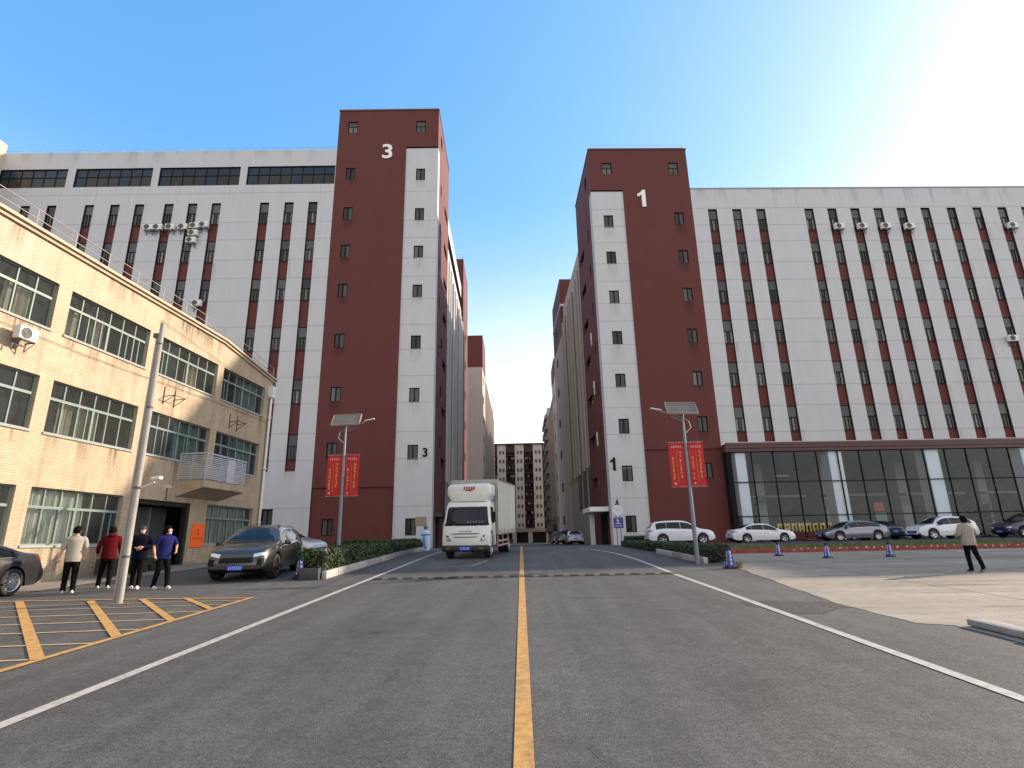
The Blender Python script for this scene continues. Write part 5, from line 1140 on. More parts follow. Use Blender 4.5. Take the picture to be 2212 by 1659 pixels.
    if spec.get('chrome'):
        for sd in (-1, 1):
            xa, xb = spec['glass'][0][0] if False else min(g[0] for g in spec['glass']), max(g[1] for g in spec['glass']); g = []
            for i in range(25): x = xa + (xb - xa) * i / 24; g.append([side_pt(x, v, sd, .012) for v in ((.02, .07) if spec['chrome'] == 1 else (.90, .97))])
            MB().grid(g, sd > 0).obj('window_trim', M('chrome_trim', (.6, .6, .62), .2, 1, var=.02), t, 60)
    if spec.get('bars'): 
        for z in spec['bars']: patch('bumper_bar', [(F, -Wd * .42, z), (F, Wd * .42, z), (F, Wd * .42, z + .03), (F, -Wd * .42, z + .03)], (-1, 0, 0), spec.get('barm', steel), off=.014, n=(12, 1))
    wm = wheel_mesh(R, spec.get('tw', .23), spec.get('spokes', 5), spec.get('darkrim', 0), spec.get('rimstyle', 0))
    for a in ax:
        for sd in (-1, 1):
            y = sd * (Wd / 2 - spec.get('tw', .23) / 2 - .015); o = link('wheel', wm[0], t, (a, y, R)); link('rim', wm[1], o)
            if sd > 0: o.rotation_euler = (0, 0, pi)
            MB().lathe([(0, -.01), (R * .5, -.01), (R * .5, .1)], 12, (a, y * .8, R), 'y').obj('brake', dark_steel, t)
    bpy.context.view_layer.update(); return t
def SP(**k): return k
suv = SP(L=4.75, W=1.90, R=.36, sill=.25, axles=(-1.42, 1.43), top=[(-2.375, .62), (-2.33, .98), (-2.2, 1.22), (-1.95, 1.5), (-1.7, 1.615), (-1.0, 1.68), (-.2, 1.69), (.35, 1.62), (.75, 1.42), (1.2, 1.13), (1.35, 1.075), (1.9, .99), (2.2, .86), (2.33, .68), (2.375, .52)],
         belt=[(-2.375, .6), (-2.2, .93), (-1.2, 1.07), (0, 1.03), (1.1, .99), (1.9, .90), (2.25, .74), (2.375, .5)], glass=[(-1.85, -1.10), (-1.08, -.12), (-.09, .93)], ws=(.38, 1.2), rw=(-2.24, -1.86), doors=[(-.94, -.1), (-.1, .98)], mirror=.82, tail=(.88, 1.02, .4, .93), head=(.62, .76, .5, .9))
sedan = SP(L=4.9, W=1.87, R=.335, sill=.2, axles=(-1.42, 1.46), top=[(-2.45, .66), (-2.42, .93), (-2.2, 1.03), (-1.75, 1.10), (-1.3, 1.27), (-.8, 1.42), (-.2, 1.465), (.3, 1.42), (.75, 1.22), (1.2, 1.0), (1.35, .96), (1.9, .88), (2.25, .76), (2.4, .62), (2.45, .48)],
           belt=[(-2.45, .62), (-2.2, .92), (-1.2, .96), (0, .92), (1.1, .88), (1.9, .80), (2.3, .64), (2.45, .45)], glass=[(-1.42, -1.0), (-.98, -.08), (-.05, .98)], ws=(.34, 1.2), rw=(-1.72, -.88), doors=[(-1.0, -.06), (-.06, .98)], mirror=.86, tail=(.78, .90, .5, .93), head=(.55, .66, .55, .92))
coupe_s = dict(sedan, top=[(-2.45, .66), (-2.42, .96), (-2.2, 1.08), (-1.75, 1.20), (-1.3, 1.34), (-.8, 1.44), (-.1, 1.47), (.35, 1.40), (.85, 1.17), (1.3, .96), (1.9, .84), (2.25, .72), (2.4, .6), (2.45, .46)], rw=(-1.95, -.86), ws=(.38, 1.22), glass=[(-1.7, -1.05), (-1.03, -.08), (-.05, 1.02)])
cross = dict(suv, L=4.55, top=[(-2.275, .7), (-2.24, 1.0), (-2.05, 1.22), (-1.6, 1.42), (-1.0, 1.56), (-.2, 1.6), (.35, 1.52), (.75, 1.33), (1.2, 1.08), (1.8, .98), (2.12, .84), (2.24, .68), (2.275, .52)], belt=[(-2.275, .66), (-2.05, 1.04), (-1.2, 1.04), (0, .99), (1.1, .95), (1.9, .86), (2.2, .70), (2.275, .5)], axles=(-1.36, 1.36), glass=[(-1.72, -1.06), (-1.04, -.12), (-.09, .92)], rw=(-2.0, -1.3), ws=(.36, 1.18), W=1.84, grille=(.26, .42, .62), tail=(.9, 1.0, .4, .93))
cay = dict(suv, L=4.93, W=1.98, R=.385, sill=.26, axles=(-1.44, 1.46), top=[(-2.465, .66), (-2.42, 1.0), (-2.25, 1.2), (-1.9, 1.42), (-1.4, 1.58), (-.8, 1.66), (-.1, 1.67), (.4, 1.58), (.8, 1.38), (1.22, 1.14), (1.4, 1.10), (1.9, 1.03), (2.2, .93), (2.38, .78), (2.465, .55)],
           belt=[(-2.465, .64), (-2.2, .98), (-1.2, 1.08), (0, 1.03), (1.1, 1.0), (1.9, .93), (2.3, .76), (2.465, .52)], glass=[(-1.85, -1.13), (-1.11, -.12), (-.09, .95)], ws=(.42, 1.26), rw=(-2.22, -1.5), head=(.70, .86, .52, .86), grille=(.27, .52, .73), plate=.42, intake=(.31, .43, .46, .70), tf=.2, pf=6, spokes=8, darkrim=1, chrome=2, tw=.28, bars=(.37, .475), mirm=paint('metallic_grey_paint', (.019, .019, .020), .1, .34), tum=.40)
for key in ('glass',): pass
fl = pi
white_p = paint('white_car_paint', (.62, .64, .68), .0, .35)
def xat(px, y): return 0
c = car('parked_car', 'white hatchback SUV with its tail to the left, behind the right lamp post', white_p, dict(suv, spokes=5, darkrim=0), 'cars parked along the lobby'); onground(c, 11.5, 42.6, 0)
c = car('parked_car', 'white saloon with rounded roof parked by the first lobby column, facing right', white_p, dict(sedan, spokes=5), 'cars parked along the lobby'); onground(c, 17.45, 42.8, radians(1), s=.93)
c = car('parked_car', 'silver grey fastback saloon facing left in the middle of the row', paint('silver_grey_paint', (.17, .18, .21), .6, .3), dict(coupe_s, chrome=1, spokes=6), 'cars parked along the lobby'); onground(c, 23.85, 42.4, pi + radians(3), s=.96)
c = car('parked_car', 'white crossover facing left, half hidden by the walking woman', white_p, dict(cross, spokes=5, mirm=black_plastic), 'cars parked along the lobby'); onground(c, 29.7, 41.6, pi + radians(6), s=.98)
c = car('parked_car', 'dark blue SUV facing left at the right edge of the photo', paint('dark_blue_paint', (.012, .018, .055), .4, .28), dict(suv, chrome=1, spokes=5), 'cars parked along the lobby'); onground(c, 36.0, 41.6, pi + radians(5))
c = car('parked_car', 'dark blue car mostly hidden between the silver saloon and the white crossover', paint('teal_blue_paint', (.015, .035, .07), .4, .3), dict(sedan), 'cars parked along the lobby'); onground(c, 27.6, 46.3, pi / 2 + .15)
c = car('parked_suv', 'dark grey SUV with black wheels facing the camera between the tiled factory and hedge', paint('metallic_grey_paint', (.019, .019, .020), .1, .34), cay, cat='car'); onground(c, -9.1, 20.3, -pi / 2 + radians(8))
c = car('parked_car', 'silver car with black roof showing behind the dark grey SUV', paint('silver_white_paint', (.55, .58, .62), .0, .3), dict(sedan)); onground(c, -12.4, 29.5, radians(-12))
c = car('parked_saloon', 'dark grey saloon cut off by the left edge, close beside the tiled factory', paint('slate_grey_paint', (.052, .054, .058), .6, .3), dict(sedan, L=4.95, R=.345, chrome=1, spokes=10, tail=(.80, .95, .5, .95)), cat='car'); onground(c, -14.4, 14.05, -pi / 2 - radians(2))
gs_ = 'cars parked down the street'
c = car('parked_car', 'pale silver car seen from behind in the street in front of block 1', paint('pale_silver_paint', (.48, .52, .6), .2, .3), dict(sedan, plate=.5), gs_); onground(c, 5.75, 64, pi / 2)
c = car('parked_car', 'black car seen from behind just left of the pale silver car in the street', paint('black_paint', (.012, .012, .014), .3, .3), dict(suv), gs_); onground(c, 5.1, 71, pi / 2)
c = car('parked_car', 'dark car farthest up the street beside the cream block', paint('charcoal_paint', (.03, .03, .033), .4, .3), dict(suv), gs_); onground(c, 5.2, 84, pi / 2)

# ---- box truck, built facing +x
tk = thing('box_truck', 'white box truck with roof deflector driving towards the camera', 'truck')
tw = M('white_truck_paint', (.64, .64, .61), .4, var=.05, scale=1.5, coat=.4); twb = M('weathered_box_panel', (.58, .57, .50), .6, var=.06, scale=1.2, streak=.25); boxg = M('grey_box_front', (.30, .29, .28), .6, var=.15, scale=3); trm = M('aluminium_box_trim', (.36, .35, .33), .5, .5, var=.2, scale=6)
def cabsec(x):  # x from 1.2 (rear) to 2.75 nose ; returns half outline
    zt = interp([(1.1, 2.42), (1.9, 2.42), (2.2, 2.36), (2.38, 2.12), (2.62, 1.45), (2.72, 1.2), (2.78, .8), (2.78, .45)], x); return zt
prof = [(1.15, .62), (1.15, 2.36), (1.3, 2.42), (1.95, 2.43), (2.18, 2.36), (2.32, 2.2), (2.56, 1.42), (2.66, 1.24), (2.74, .98), (2.78, .70), (2.76, .52), (2.62, .50), (2.42, .52), (2.40, .75), (2.25, .92), (1.95, .98), (1.65, .92), (1.5, .75), (1.46, .52), (1.3, .5)]
bmv = bmesh.new(); vs = [[bmv.verts.new((x, y * (1.06 if z < 1.5 else (1.06 - (z - 1.5) * .10)), z)) for x, z in prof] for y in (-1, -.5, 0, .5, 1)]
for i in range(4):
    for k in range(len(prof)):
        # bow the nose in plan
        pass
for i, row in enumerate(vs):
    for v in row:
        if v.co.x > 2.1: v.co.x -= .10 * (v.co.y / 1.06) ** 4 + .03 * (v.co.y) ** 2
for i in range(4):
    for k in range(len(prof)): k2 = (k + 1) % len(prof); bmv.faces.new((vs[i][k], vs[i][k2], vs[i + 1][k2], vs[i + 1][k]))
for row, fl_ in ((vs[0], 1), (vs[4], 0)): bmv.faces.new(row if fl_ else row[::-1])
bmesh.ops.recalc_face_normals(bmv, faces=bmv.faces)
ed = [e for e in bmv.edges if abs(e.verts[0].co.y) > .88 and abs(e.verts[1].co.y) > .88 and e.verts[0].co.y * e.verts[1].co.y > 0 and min(e.verts[0].co.z, e.verts[1].co.z) > .6 or (abs(e.verts[0].co.y) > .88 and abs(e.verts[1].co.y) > .88 and e.verts[0].co.y * e.verts[1].co.y > 0 and min(e.verts[0].co.x, e.verts[1].co.x) > 2.5)]
bmesh.ops.bevel(bmv, geom=ed, offset=.07, segments=4, profile=.5, affect='EDGES', clamp_overlap=True)
me = bpy.data.meshes.new('cab'); bmv.to_mesh(me); tb = BVHTree.FromBMesh(bmv); bmv.free(); me.materials.append(tw); me.polygons.foreach_set('use_smooth', [True] * len(me.polygons)); me.set_sharp_from_angle(angle=radians(35)); cabo = link('cab', me, tk)
def tpatch(nm, quad, d, m, off=.008, n=(8, 6), parent=None):
    d = Vector(d).normalized(); q = [Vector(p) for p in quad]; g = []; last = q[0]
    for i in range(n[0] + 1):
        row = []
        for j in range(n[1] + 1):
            p = q[0].lerp(q[1], i / n[0]).lerp(q[3].lerp(q[2], i / n[0]), j / n[1]); h = tb.ray_cast(p - d * 2, d, 6); hp = h[0] if h[0] is not None else last
            edge = i in (0, n[0]) or j in (0, n[1]); row.append(hp - d * (off if not edge else -.001)); last = hp
        g.append(row)
    return MB().grid(g).obj(nm, m, parent or tk, 40)
tpatch('windscreen_surround', [(3, -1.0, 1.36), (3, 1.0, 1.36), (3, .95, 2.26), (3, -.95, 2.26)], (-1, 0, 0), black_plastic, .006, (16, 8))
tpatch('windscreen', [(3, -.94, 1.42), (3, .94, 1.42), (3, .89, 2.21), (3, -.89, 2.21)], (-1, 0, 0), M('truck_windscreen', (.008, .012, .022), .1, spec=.3, var=.3, scale=1), .016, (16, 8))
for sd in (-1, 1):
    tpatch('side_window', [(1.45, sd * 1.5, 1.45), (2.33, sd * 1.5, 1.35), (2.16, sd * 1.5, 2.18), (1.45, sd * 1.5, 2.18)], (0, -sd, 0), car_glass, .008)
    tpatch('quarter_window', [(2.0, sd * 1.5, 1.0), (2.3, sd * 1.5, .98), (2.34, sd * 1.5, 1.18), (1.98, sd * 1.5, 1.16)], (0, -sd, 0), car_glass, .008)
    h_ = tpatch('headlight', [(3, sd * .70, .72), (3, sd * .97, .70), (2.9, sd * 1.0, 1.02), (3, sd * .78, .94)], (-1, -sd * .35, 0), M('truck_headlight', (.42, .43, .43), .12, .3), .012)
    for q, (yy, zz) in enumerate(((.80, .80), (.90, .92))): tpatch('lamp_ring', [(3, sd * (yy - .05), zz - .05), (3, sd * (yy + .05), zz - .05), (3, sd * (yy + .05), zz + .05), (3, sd * (yy - .05), zz + .05)], (-1, -sd * .35, 0), black_plastic, .02, (4, 4))
    tpatch('corner_lamp', [(3, sd * .9, 1.06), (3, sd * .98, 1.05), (2.9, sd * .985, 1.2), (3, sd * .95, 1.18)], (-1, -sd * .5, 0), head_l, .01, (3, 3))
    MB().rbox(2.60, sd * .72 - .1, .40, 2.80, sd * .72 + .1, .47, .01, 2).obj('fog_lamp', head_l, tk)
    mb = MB(); mb.rbox(2.2, sd * 1.12 - .06, 1.5, 2.26, sd * 1.12 + .06 + (.06 if sd > 0 else 0), 1.95, .025, 2); mb.path([(2.15, sd * .95, 2.15), (2.3, sd * 1.12, 2.1), (2.24, sd * 1.14, 1.9)], .013, 6); mb.path([(2.3, sd * 1.0, 1.35), (2.24, sd * 1.12, 1.55)], .013, 6); mb.obj('mirror', black_plastic, tk)
    tpatch('door_handle', [(1.5, sd * 1.5, 1.22), (1.66, sd * 1.5, 1.22), (1.66, sd * 1.5, 1.27), (1.5, sd * 1.5, 1.27)], (0, -sd, 0), black_plastic, .02, (2, 2))
for z0, z1, w in ((1.0, 1.06, .62), (.87, .92, .56)): tpatch('grille_slot', [(3, -w, z0), (3, w, z0), (3, w * 1.06, z1), (3, -w * 1.06, z1)], (-1, 0, 0), M('grille_grey', (.10, .10, .10), .6), .012, (12, 2))
tpatch('panel_line', [(3, -.80, 1.30), (3, .80, 1.30), (3, .80, 1.312), (3, -.80, 1.312)], (-1, 0, 0), black_plastic, .005, (12, 1))
lg = MB(); rr = random.Random(9)
for k in range(6): glyph(lg, -.24 + k * .096, 1.135, .08, .05, 0, rr, .012)
lg.v = [(2.745 - v[1], v[0], v[2]) for v in lg.v]; lg.obj('maker_lettering', black_plastic, tk)
wp = MB(); wp.path([(2.60, -.5, 1.40), (2.63, .05, 1.42)], .012, 6); wp.path([(2.58, .1, 1.40), (2.62, .62, 1.42)], .012, 6); wp.obj('wiper', black_plastic, tk)
MB().rbox(2.32, -1.03, .30, 2.80, 1.03, .56, .05, 3).obj('bumper', M('black_bumper', (.015, .015, .016), .5), tk, 40)
MB().box(2.80, -.24, .36, 2.815, .24, .50).obj('licence_plate', plate_blue, tk); lt = MB()
for k in range(7): glyph(lt, -.17 + k * .057, .43, .042, .085, 0, rr, .009)
lt.v = [(2.817 - v[1], v[0], v[2]) for v in lt.v]; lt.obj('plate_lettering', letter_white, tk)
# deflector: rounded wide shell over the cab
dv = MB(); g = []
for i in range(13):
    u = i / 12; z = 2.42 + .80 * u; xf = 2.12 - .05 * abs(u - .25) - .22 * max(0, (u - .78) / .22) ** 2.5; wd_ = .84 + .19 * min(1, u * 2.4) - .05 * max(0, (u - .8) / .2) ** 2; row = []
    for j in range(25):
        a = pi * (j / 24 - .5); s_ = sin(a); row.append((1.2 + (xf - 1.2) * (max(0, cos(a)) ** .12), wd_ * (abs(s_) ** .62) * (1 if s_ > 0 else -1) * 1.0, z - .05 * (abs(s_) ** 8) * u))
    g.append(row)
dv.grid(g); top_ = g[-1]; dv.add(top_ + [(1.2, 0, 3.22)], [(k, k + 1, len(top_)) for k in range(len(top_) - 1)]); dv.obj('roof_deflector', tw, tk, 45)
mk = MB(); rr = random.Random(1)
for k in range(5): x = -.24 + k * .11; mk.add([(0, x, 2.92), (0, x + .05, 2.92), (0, x + .11, 3.07), (0, x + .03, 3.07)], [(0, 1, 2, 3)])
mk.add([(0, -.2, 2.90), (0, .1, 2.86), (0, .3, 3.0), (0, .05, 2.93)], [(0, 1, 2, 3)])
mk.v = [(2.12 - .22 * max(0, ((v[2] - 2.42) / .8 - .78) / .22) ** 2.5 - .05 * abs((v[2] - 2.42) / .8 - .25) + .022, v[1], v[2]) for v in mk.v]; mk.obj('red_emblem', M('dark_red_emblem', (.28, .01, .03), .5), tk)
# cargo box
bx0, bx1, bw, bz0, bz1 = -4.0, 1.0, 1.12, .98, 3.42
b_ = MB().mat(0); b_.box(bx0, -bw, bz0, bx1, bw, bz1); b_.mat(1).box(bx1 + .001, -bw + .06, bz0 + .05, bx1 + .006, bw - .06, bz1 - .08)
b_.obj('cargo_box', [twb, boxg], tk)
b_ = MB()
for y in (-bw - .008, bw - .05):
    b_.box(bx0 - .01, y, bz1 - .05, bx1 + .012, y + .058, bz1 + .03); b_.box(bx0 - .01, y, bz0 - .05, bx1 + .012, y + .058, bz0 + .05); b_.box(bx1 - .05, y, bz0 + .05, bx1 + .013, y + .058, bz1 - .05); b_.box(bx0 - .011, y, bz0 + .05, bx0 + .05, y + .058, bz1 - .05)
b_.box(bx1 - .04, -bw + .05, bz1 - .05, bx1 + .013, bw - .05, bz1 + .028); b_.obj('box_trim', trm, tk)
b_ = MB()
for k in range(26): x = bx0 + .12 + k * .19; 
for y in (-bw - .004, bw + .004):
    for k in range(25): x = bx0 + .15 + k * .19; b_.box(x, y - .003, bz0 + .06, x + .012, y + .003, bz1 - .07)
b_.obj('box_rib', twb, tk)
ru = MB(); rr = random.Random(3)
for k in range(70):
    x = rr.uniform(bx0 + .1, bx1 - .1); 
    for y in (bw + .0085, -bw - .0085): s_ = rr.uniform(.01, .05); z = bz0 + .07 + abs(rr.gauss(0, .05)); ru.add([(x - s_, y, z), (x + s_, y, z), (x + s_ * .5, y, z + s_ * 1.6), (x - s_ * .6, y, z + s_ * 1.2)], [(0, 1, 2, 3)])
ru.obj('rust_stain', M('rust_stain', (.22, .13, .07), .9, var=.4, scale=10), tk)
ch = MB(); ch.box(-3.9, -.42, .62, 1.5, -.3, .86); ch.box(-3.9, .3, .62, 1.5, .42, .86)
for x in (-3.6, -2, -.6, .8): ch.box(x, -1.0, .86, x + .08, 1.0, .96)
ch.box(-.2, .45, .45, .5, .95, .85); ch.box(-.3, -.95, .45, .3, -.45, .85); ch.obj('chassis', M('chassis_black', (.02, .02, .02), .7), tk)
gd = MB()
for sd in (-1, 1):
    for z in (.42, .62): gd.box(-1.9, sd * 1.08 - .02, z, .9, sd * 1.08 + .02, z + .07)
    for x in (-1.9, -.5, .85): gd.box(x, sd * 1.06 - .02, .40, x + .06, sd * 1.06 + .019, .95)
gd.obj('side_guard', M('faded_guard', (.42, .26, .24), .7, var=.3, scale=6), tk)
MB().box(-4.05, -1.0, .42, -3.97, 1.0, .56).obj('rear_guard', dark_steel, tk)
wt = wheel_mesh(.39, .24, 6, 0, 1)
for x, off_ in ((1.95, (.86,)), (-2.55, (.88, .60))):
    for sd in (-1, 1):
        for oo in off_:
            o = link('wheel', wt[0], tk, (x, sd * oo, .39)); link('rim', wt[1], o)
            if sd > 0: o.rotation_euler = (0, 0, pi)
ck = MB(); rr = random.Random(6)
for k in range(6): glyph(ck, .08 + k * .13, 1.52, .10, .09, 0, rr, .02)
ck.v = [(2.575 - (v[2] - 1.5) * .32 - v[1] * 0 + .03, v[0], v[2]) for v in ck.v]; ck.obj('dashboard_lettering', M('pale_lettering', (.3, .32, .34), .6), tk)
rr = random.Random(6)
onground(tk, -2.12, 29.1, -pi / 2 - radians(8.5), s=1.05)
# ------------------------------------------------------------------ people
def skin_mesh(name, nodes, edges, mat, sub=2, sx=None):
    """nodes: {key:(x,y,z,r) or (x,y,z,rx,ry)}; grown into one smooth surface"""
    ks = list(nodes); me = bpy.data.meshes.new(name); me.from_pydata([nodes[k][:3] for k in ks], [(ks.index(a), ks.index(b)) for a, b in edges], [])
    o = bpy.data.objects.new('tmp', me); COL.objects.link(o); md = o.modifiers.new('s', 'SKIN'); md.use_smooth_shade = True
    for i, k in enumerate(ks):
        n = nodes[k]; sv = me.skin_vertices[0].data[i]; sv.radius = (n[3], n[4] if len(n) > 4 else n[3]); sv.use_root = (i == 0)
    s2 = o.modifiers.new('u', 'SUBSURF'); s2.levels = sub; s2.render_levels = sub
    dg = bpy.context.evaluated_depsgraph_get(); res = bpy.data.meshes.new_from_object(o.evaluated_get(dg)); bpy.data.objects.remove(o); res.name = name
    res.materials.clear(); res.materials.append(mat); res.polygons.foreach_set('use_smooth', [True] * len(res.polygons)); return res
def hand(mb, w, d, curl, side):
    """palm and five fingers from the wrist w along d"""
    w = Vector(w); d = Vector(d).normalized(); n = Vector(curl).normalized(); u = d.cross(n).normalized() * side
    P = [w + d * t for t in (0, .035, .085)]; 
    for a, b, r0, r1 in ((0, 1, .022, .03), (1, 2, .03, .033)): mb.tube(P[a] , P[b], r0, r1, 10)
    for k, ln in enumerate((.066, .076, .070, .054)):
        b0 = w + d * .08 + u * (.027 - k * .018); b1 = b0 + (d * .8 + n * .25) * ln * .5; b2 = b1 + (d * .5 + n * .85).normalized() * ln * .35; b3 = b2 + (d * .1 + n).normalized() * ln * .25
        mb.tube(b0, b1, .0095, .0088, 8); mb.tube(b1, b2, .0088, .008, 8); mb.tube(b2, b3, .008, .006, 8)
    t0 = w + d * .03 + u * .026; t1 = t0 + (d * .6 + u * .8).normalized() * .036; t2 = t1 + (d * .9 + u * .2 + n * .3).normalized() * .03; mb.tube(t0, t1, .012, .010, 8); mb.tube(t1, t2, .010, .008, 8)
def person(label, loc, rz, H, top_m, leg_m, shoe_m, arms, legs, head=0, hair='short', sleeve='long', lean=0, hem=.0, hood=False, extra=None, bulk=1.0, cap=None, mask=False, cat='person'):
    """arms: ((elbow),(wrist)) for L and R relative to the shoulders; legs: ankle y,x offsets. Faces +y"""
    k = H / 1.72; J = {}
    def v(x, y, z): return Vector((x * k, y * k, z * k))
    pel = v(0, 0, .95); ch = v(0, lean * .5, 1.30); nk = v(0, lean, 1.455)
    S = [v(-.19, lean * .85, 1.40), v(.19, lean * .85, 1.40)]; hipj = [v(-.09, 0, .90), v(.09, 0, .90)]
    El = [S[i] + Vector(arms[i][0]) * k for i in (0, 1)]; Wr = [El[i] + Vector(arms[i][1]) * k for i in (0, 1)]
    An = [v(legs[i][0], legs[i][1], legs[i][2] + .09) for i in (0, 1)]; Kn = [(hipj[i] + An[i]) / 2 + v(0, legs[i][3], .0) for i in (0, 1)]
    def N(p, r, r2=None): return (p.x, p.y, p.z, r * k) if r2 is None else (p.x, p.y, p.z, r * k, r2 * k)
    hd = v(0, lean + .015, 1.60)
    nodes = {'p': N(pel, .125, .095), 'w': N(v(0, lean * .25, 1.10), .115, .085), 'c': N(ch, .145, .10), 'n0': N(v(0, lean * .95, 1.42), .075, .065), 'n': N(nk + v(0, .0, .03), .052, .052), 'n2': N(nk + v(0, .01, .09), .05)}
    edges = [('p', 'w'), ('w', 'c'), ('c', 'n0'), ('n0', 'n'), ('n', 'n2')]
    for i in (0, 1):
        nodes['s%d' % i] = N(S[i], .058); nodes['e%d' % i] = N(El[i], .040); nodes['r%d' % i] = N(Wr[i], .026)
        nodes['h%d' % i] = N(hipj[i] + v(0, 0, -.08), .085); nodes['k%d' % i] = N(Kn[i], .055); nodes['a%d' % i] = N(An[i], .038)
        edges += [('c', 's%d' % i), ('s%d' % i, 'e%d' % i), ('e%d' % i, 'r%d' % i), ('p', 'h%d' % i), ('h%d' % i, 'k%d' % i), ('k%d' % i, 'a%d' % i)]
    me = skin_mesh('person', nodes, edges, skin_m)
    # head, face, hands joined to the same body mesh
    mb = MB(); R = Matrix.Rotation(head, 3, 'Z')
    def shape(p):
        q = p.copy(); 
        if q.z < 0: q.x *= 1 - .28 * abs(q.z); 
        if q.z < -.2 and q.y > 0: q.y *= 1.04
        if q.y < 0: q.y *= 1.06
        return R @ q
    mb.ell(hd, (.077 * k, .098 * k, .118 * k), 18, 12, shape)
    def fp(x, y, z): return hd + R @ (Vector((x, y, z)) * k)
    mb.add([fp(-.012, .094, .022), fp(.012, .094, .022), fp(.017, .092, -.022), fp(-.017, .092, -.022), fp(0, .122, -.018)], [(0, 1, 4), (1, 2, 4), (2, 3, 4), (3, 0, 4)])
    for s in (-1, 1): c = fp(s * .078, -.005, -.005); mb.ell(c, (.012 * k, .02 * k, .03 * k), 8, 6)
    for i in (0, 1): hand(mb, Wr[i], (Wr[i] - El[i]), arms[i][2] if len(arms[i]) > 2 else (0, 1, 0), 1 if i == 0 else -1)
    m2 = mb.mesh('h', skin_m); bm = bmesh.new(); bm.from_mesh(me); bm.from_mesh(m2); bm.to_mesh(me); bm.free(); me.polygons.foreach_set('use_smooth', [True] * len(me.polygons))
    o = link('person', me); tag(o, label, cat); o.location = (loc[0], loc[1], gz(loc[1]) + (loc[2] if len(loc) > 2 else .0)); o.rotation_euler = (0, 0, rz)
    f = MB()
    for s in (-1, 1): f.ell(fp(s * .03, .088, .018), (.011 * k, .008 * k, .006 * k), 8, 5)
    f.obj('eyes', M('dark_eye', (.02, .012, .01), .3), o); MB().ell(fp(0, .096, -.052), (.022 * k, .008 * k, .006 * k), 8, 5).obj('mouth', M('lips', (.32, .12, .10), .5), o)
    # hair
    hb = MB(); rr = random.Random(int(H * 100) + len(label))
    def hs_(p):
        q = p.copy(); 
        if q.y > .45 and q.z < .35: q *= .84
        if q.z < -.62: q *= .86
        q *= 1 + .02 * sin(9 * q.x + 5 * q.z) + .015 * rr.random(); return R @ q
    hb.ell(hd + R @ Vector((0, -.012, .018)) * k, (.096 * k, .116 * k, .128 * k), 24, 16, hs_)
    if hair == 'bun': hb.ell(fp(0, -.06, .125), (.045 * k, .045 * k, .04 * k), 12, 8)
    if hair == 'full': hb.ell(fp(0, -.03, .0), (.098 * k, .10 * k, .125 * k), 18, 10, hs_)
    hb.obj('hair', hair_m, o, 180)
    if cap:
        c = MB(); c.ell(fp(0, -.005, .055), (.092 * k, .108 * k, .085 * k), 16, 8, lambda p: R @ Vector((p.x, p.y, max(p.z, -.25)))); c.add([fp(-.07, .07, .05), fp(.07, .07, .05), fp(.05, .165, .035), fp(-.05, .165, .035), fp(-.07, .07, .058), fp(.07, .07, .058), fp(.05, .165, .043), fp(-.05, .165, .043)], [(0, 1, 2, 3), (7, 6, 5, 4), (0, 4, 5, 1), (1, 5, 6, 2), (2, 6, 7, 3), (3, 7, 4, 0)]); c.obj('cap', cap, o, 50)
    if mask: MB().ell(fp(0, .045, -.075 if mask == 2 else -.045), (.050 * k, .062 * k, .036 * k), 14, 8, lambda p: R @ p).obj('face_mask', M('pale_face_mask', (.62, .56, .66), .8), o, 60)
    # clothes: lofted torso with folds, tapered sleeves and trouser legs
    B = bulk
    def ring(c, rx_, ry_, n=20, ph=0, f=.0): return [(c.x + rx_ * (1 + f * sin(5 * a_ + ph)) * cos(a_), c.y + ry_ * (1 + f * sin(4 * a_ + ph * 2)) * sin(a_), c.z) for a_ in [2 * pi * q / n for q in range(n + 1)]]
    def limb(mb, pts, rad, seg=5, n=12, ph=0):
        P_ = []; m_ = len(pts)
        for i_ in range(m_ - 1):
            p0, p1, p2, p3 = pts[max(i_ - 1, 0)], pts[i_], pts[i_ + 1], pts[min(i_ + 2, m_ - 1)]
            for q in range(seg + (i_ == m_ - 2)):
                t_ = q / seg; P_.append((.5 * ((2 * p1) + (p2 - p0) * t_ + (2 * p0 - 5 * p1 + 4 * p2 - p3) * t_ ** 2 + (3 * p1 - p0 - 3 * p2 + p3) * t_ ** 3), rad[i_] + (rad[i_ + 1] - rad[i_]) * t_))
        G_ = []
        for i_, (p, r_) in enumerate(P_):
            d_ = (P_[min(i_ + 1, len(P_) - 1)][0] - P_[max(i_ - 1, 0)][0]).normalized(); a_ = d_.cross(Vector((0, 1, .2))).normalized() if abs(d_.y) < .95 else Vector((1, 0, 0)); b_ = d_.cross(a_); r_ = r_ * k * (1 + .05 * sin(i_ * 2.1 + ph))
            G_.append([tuple(p + a_ * r_ * cos(2 * pi * q / n) + b_ * r_ * sin(2 * pi * q / n)) for q in range(n + 1)])
        mb.grid(G_); e_ = P_[-1][0]; mb.add(G_[-1][:-1] + [tuple(e_)], [(q, (q + 1) % n, n) for q in range(n)])
    tz = MB(); hz = .78 - hem; G_ = []; sh_ = .052 if sleeve == 'short' else 0
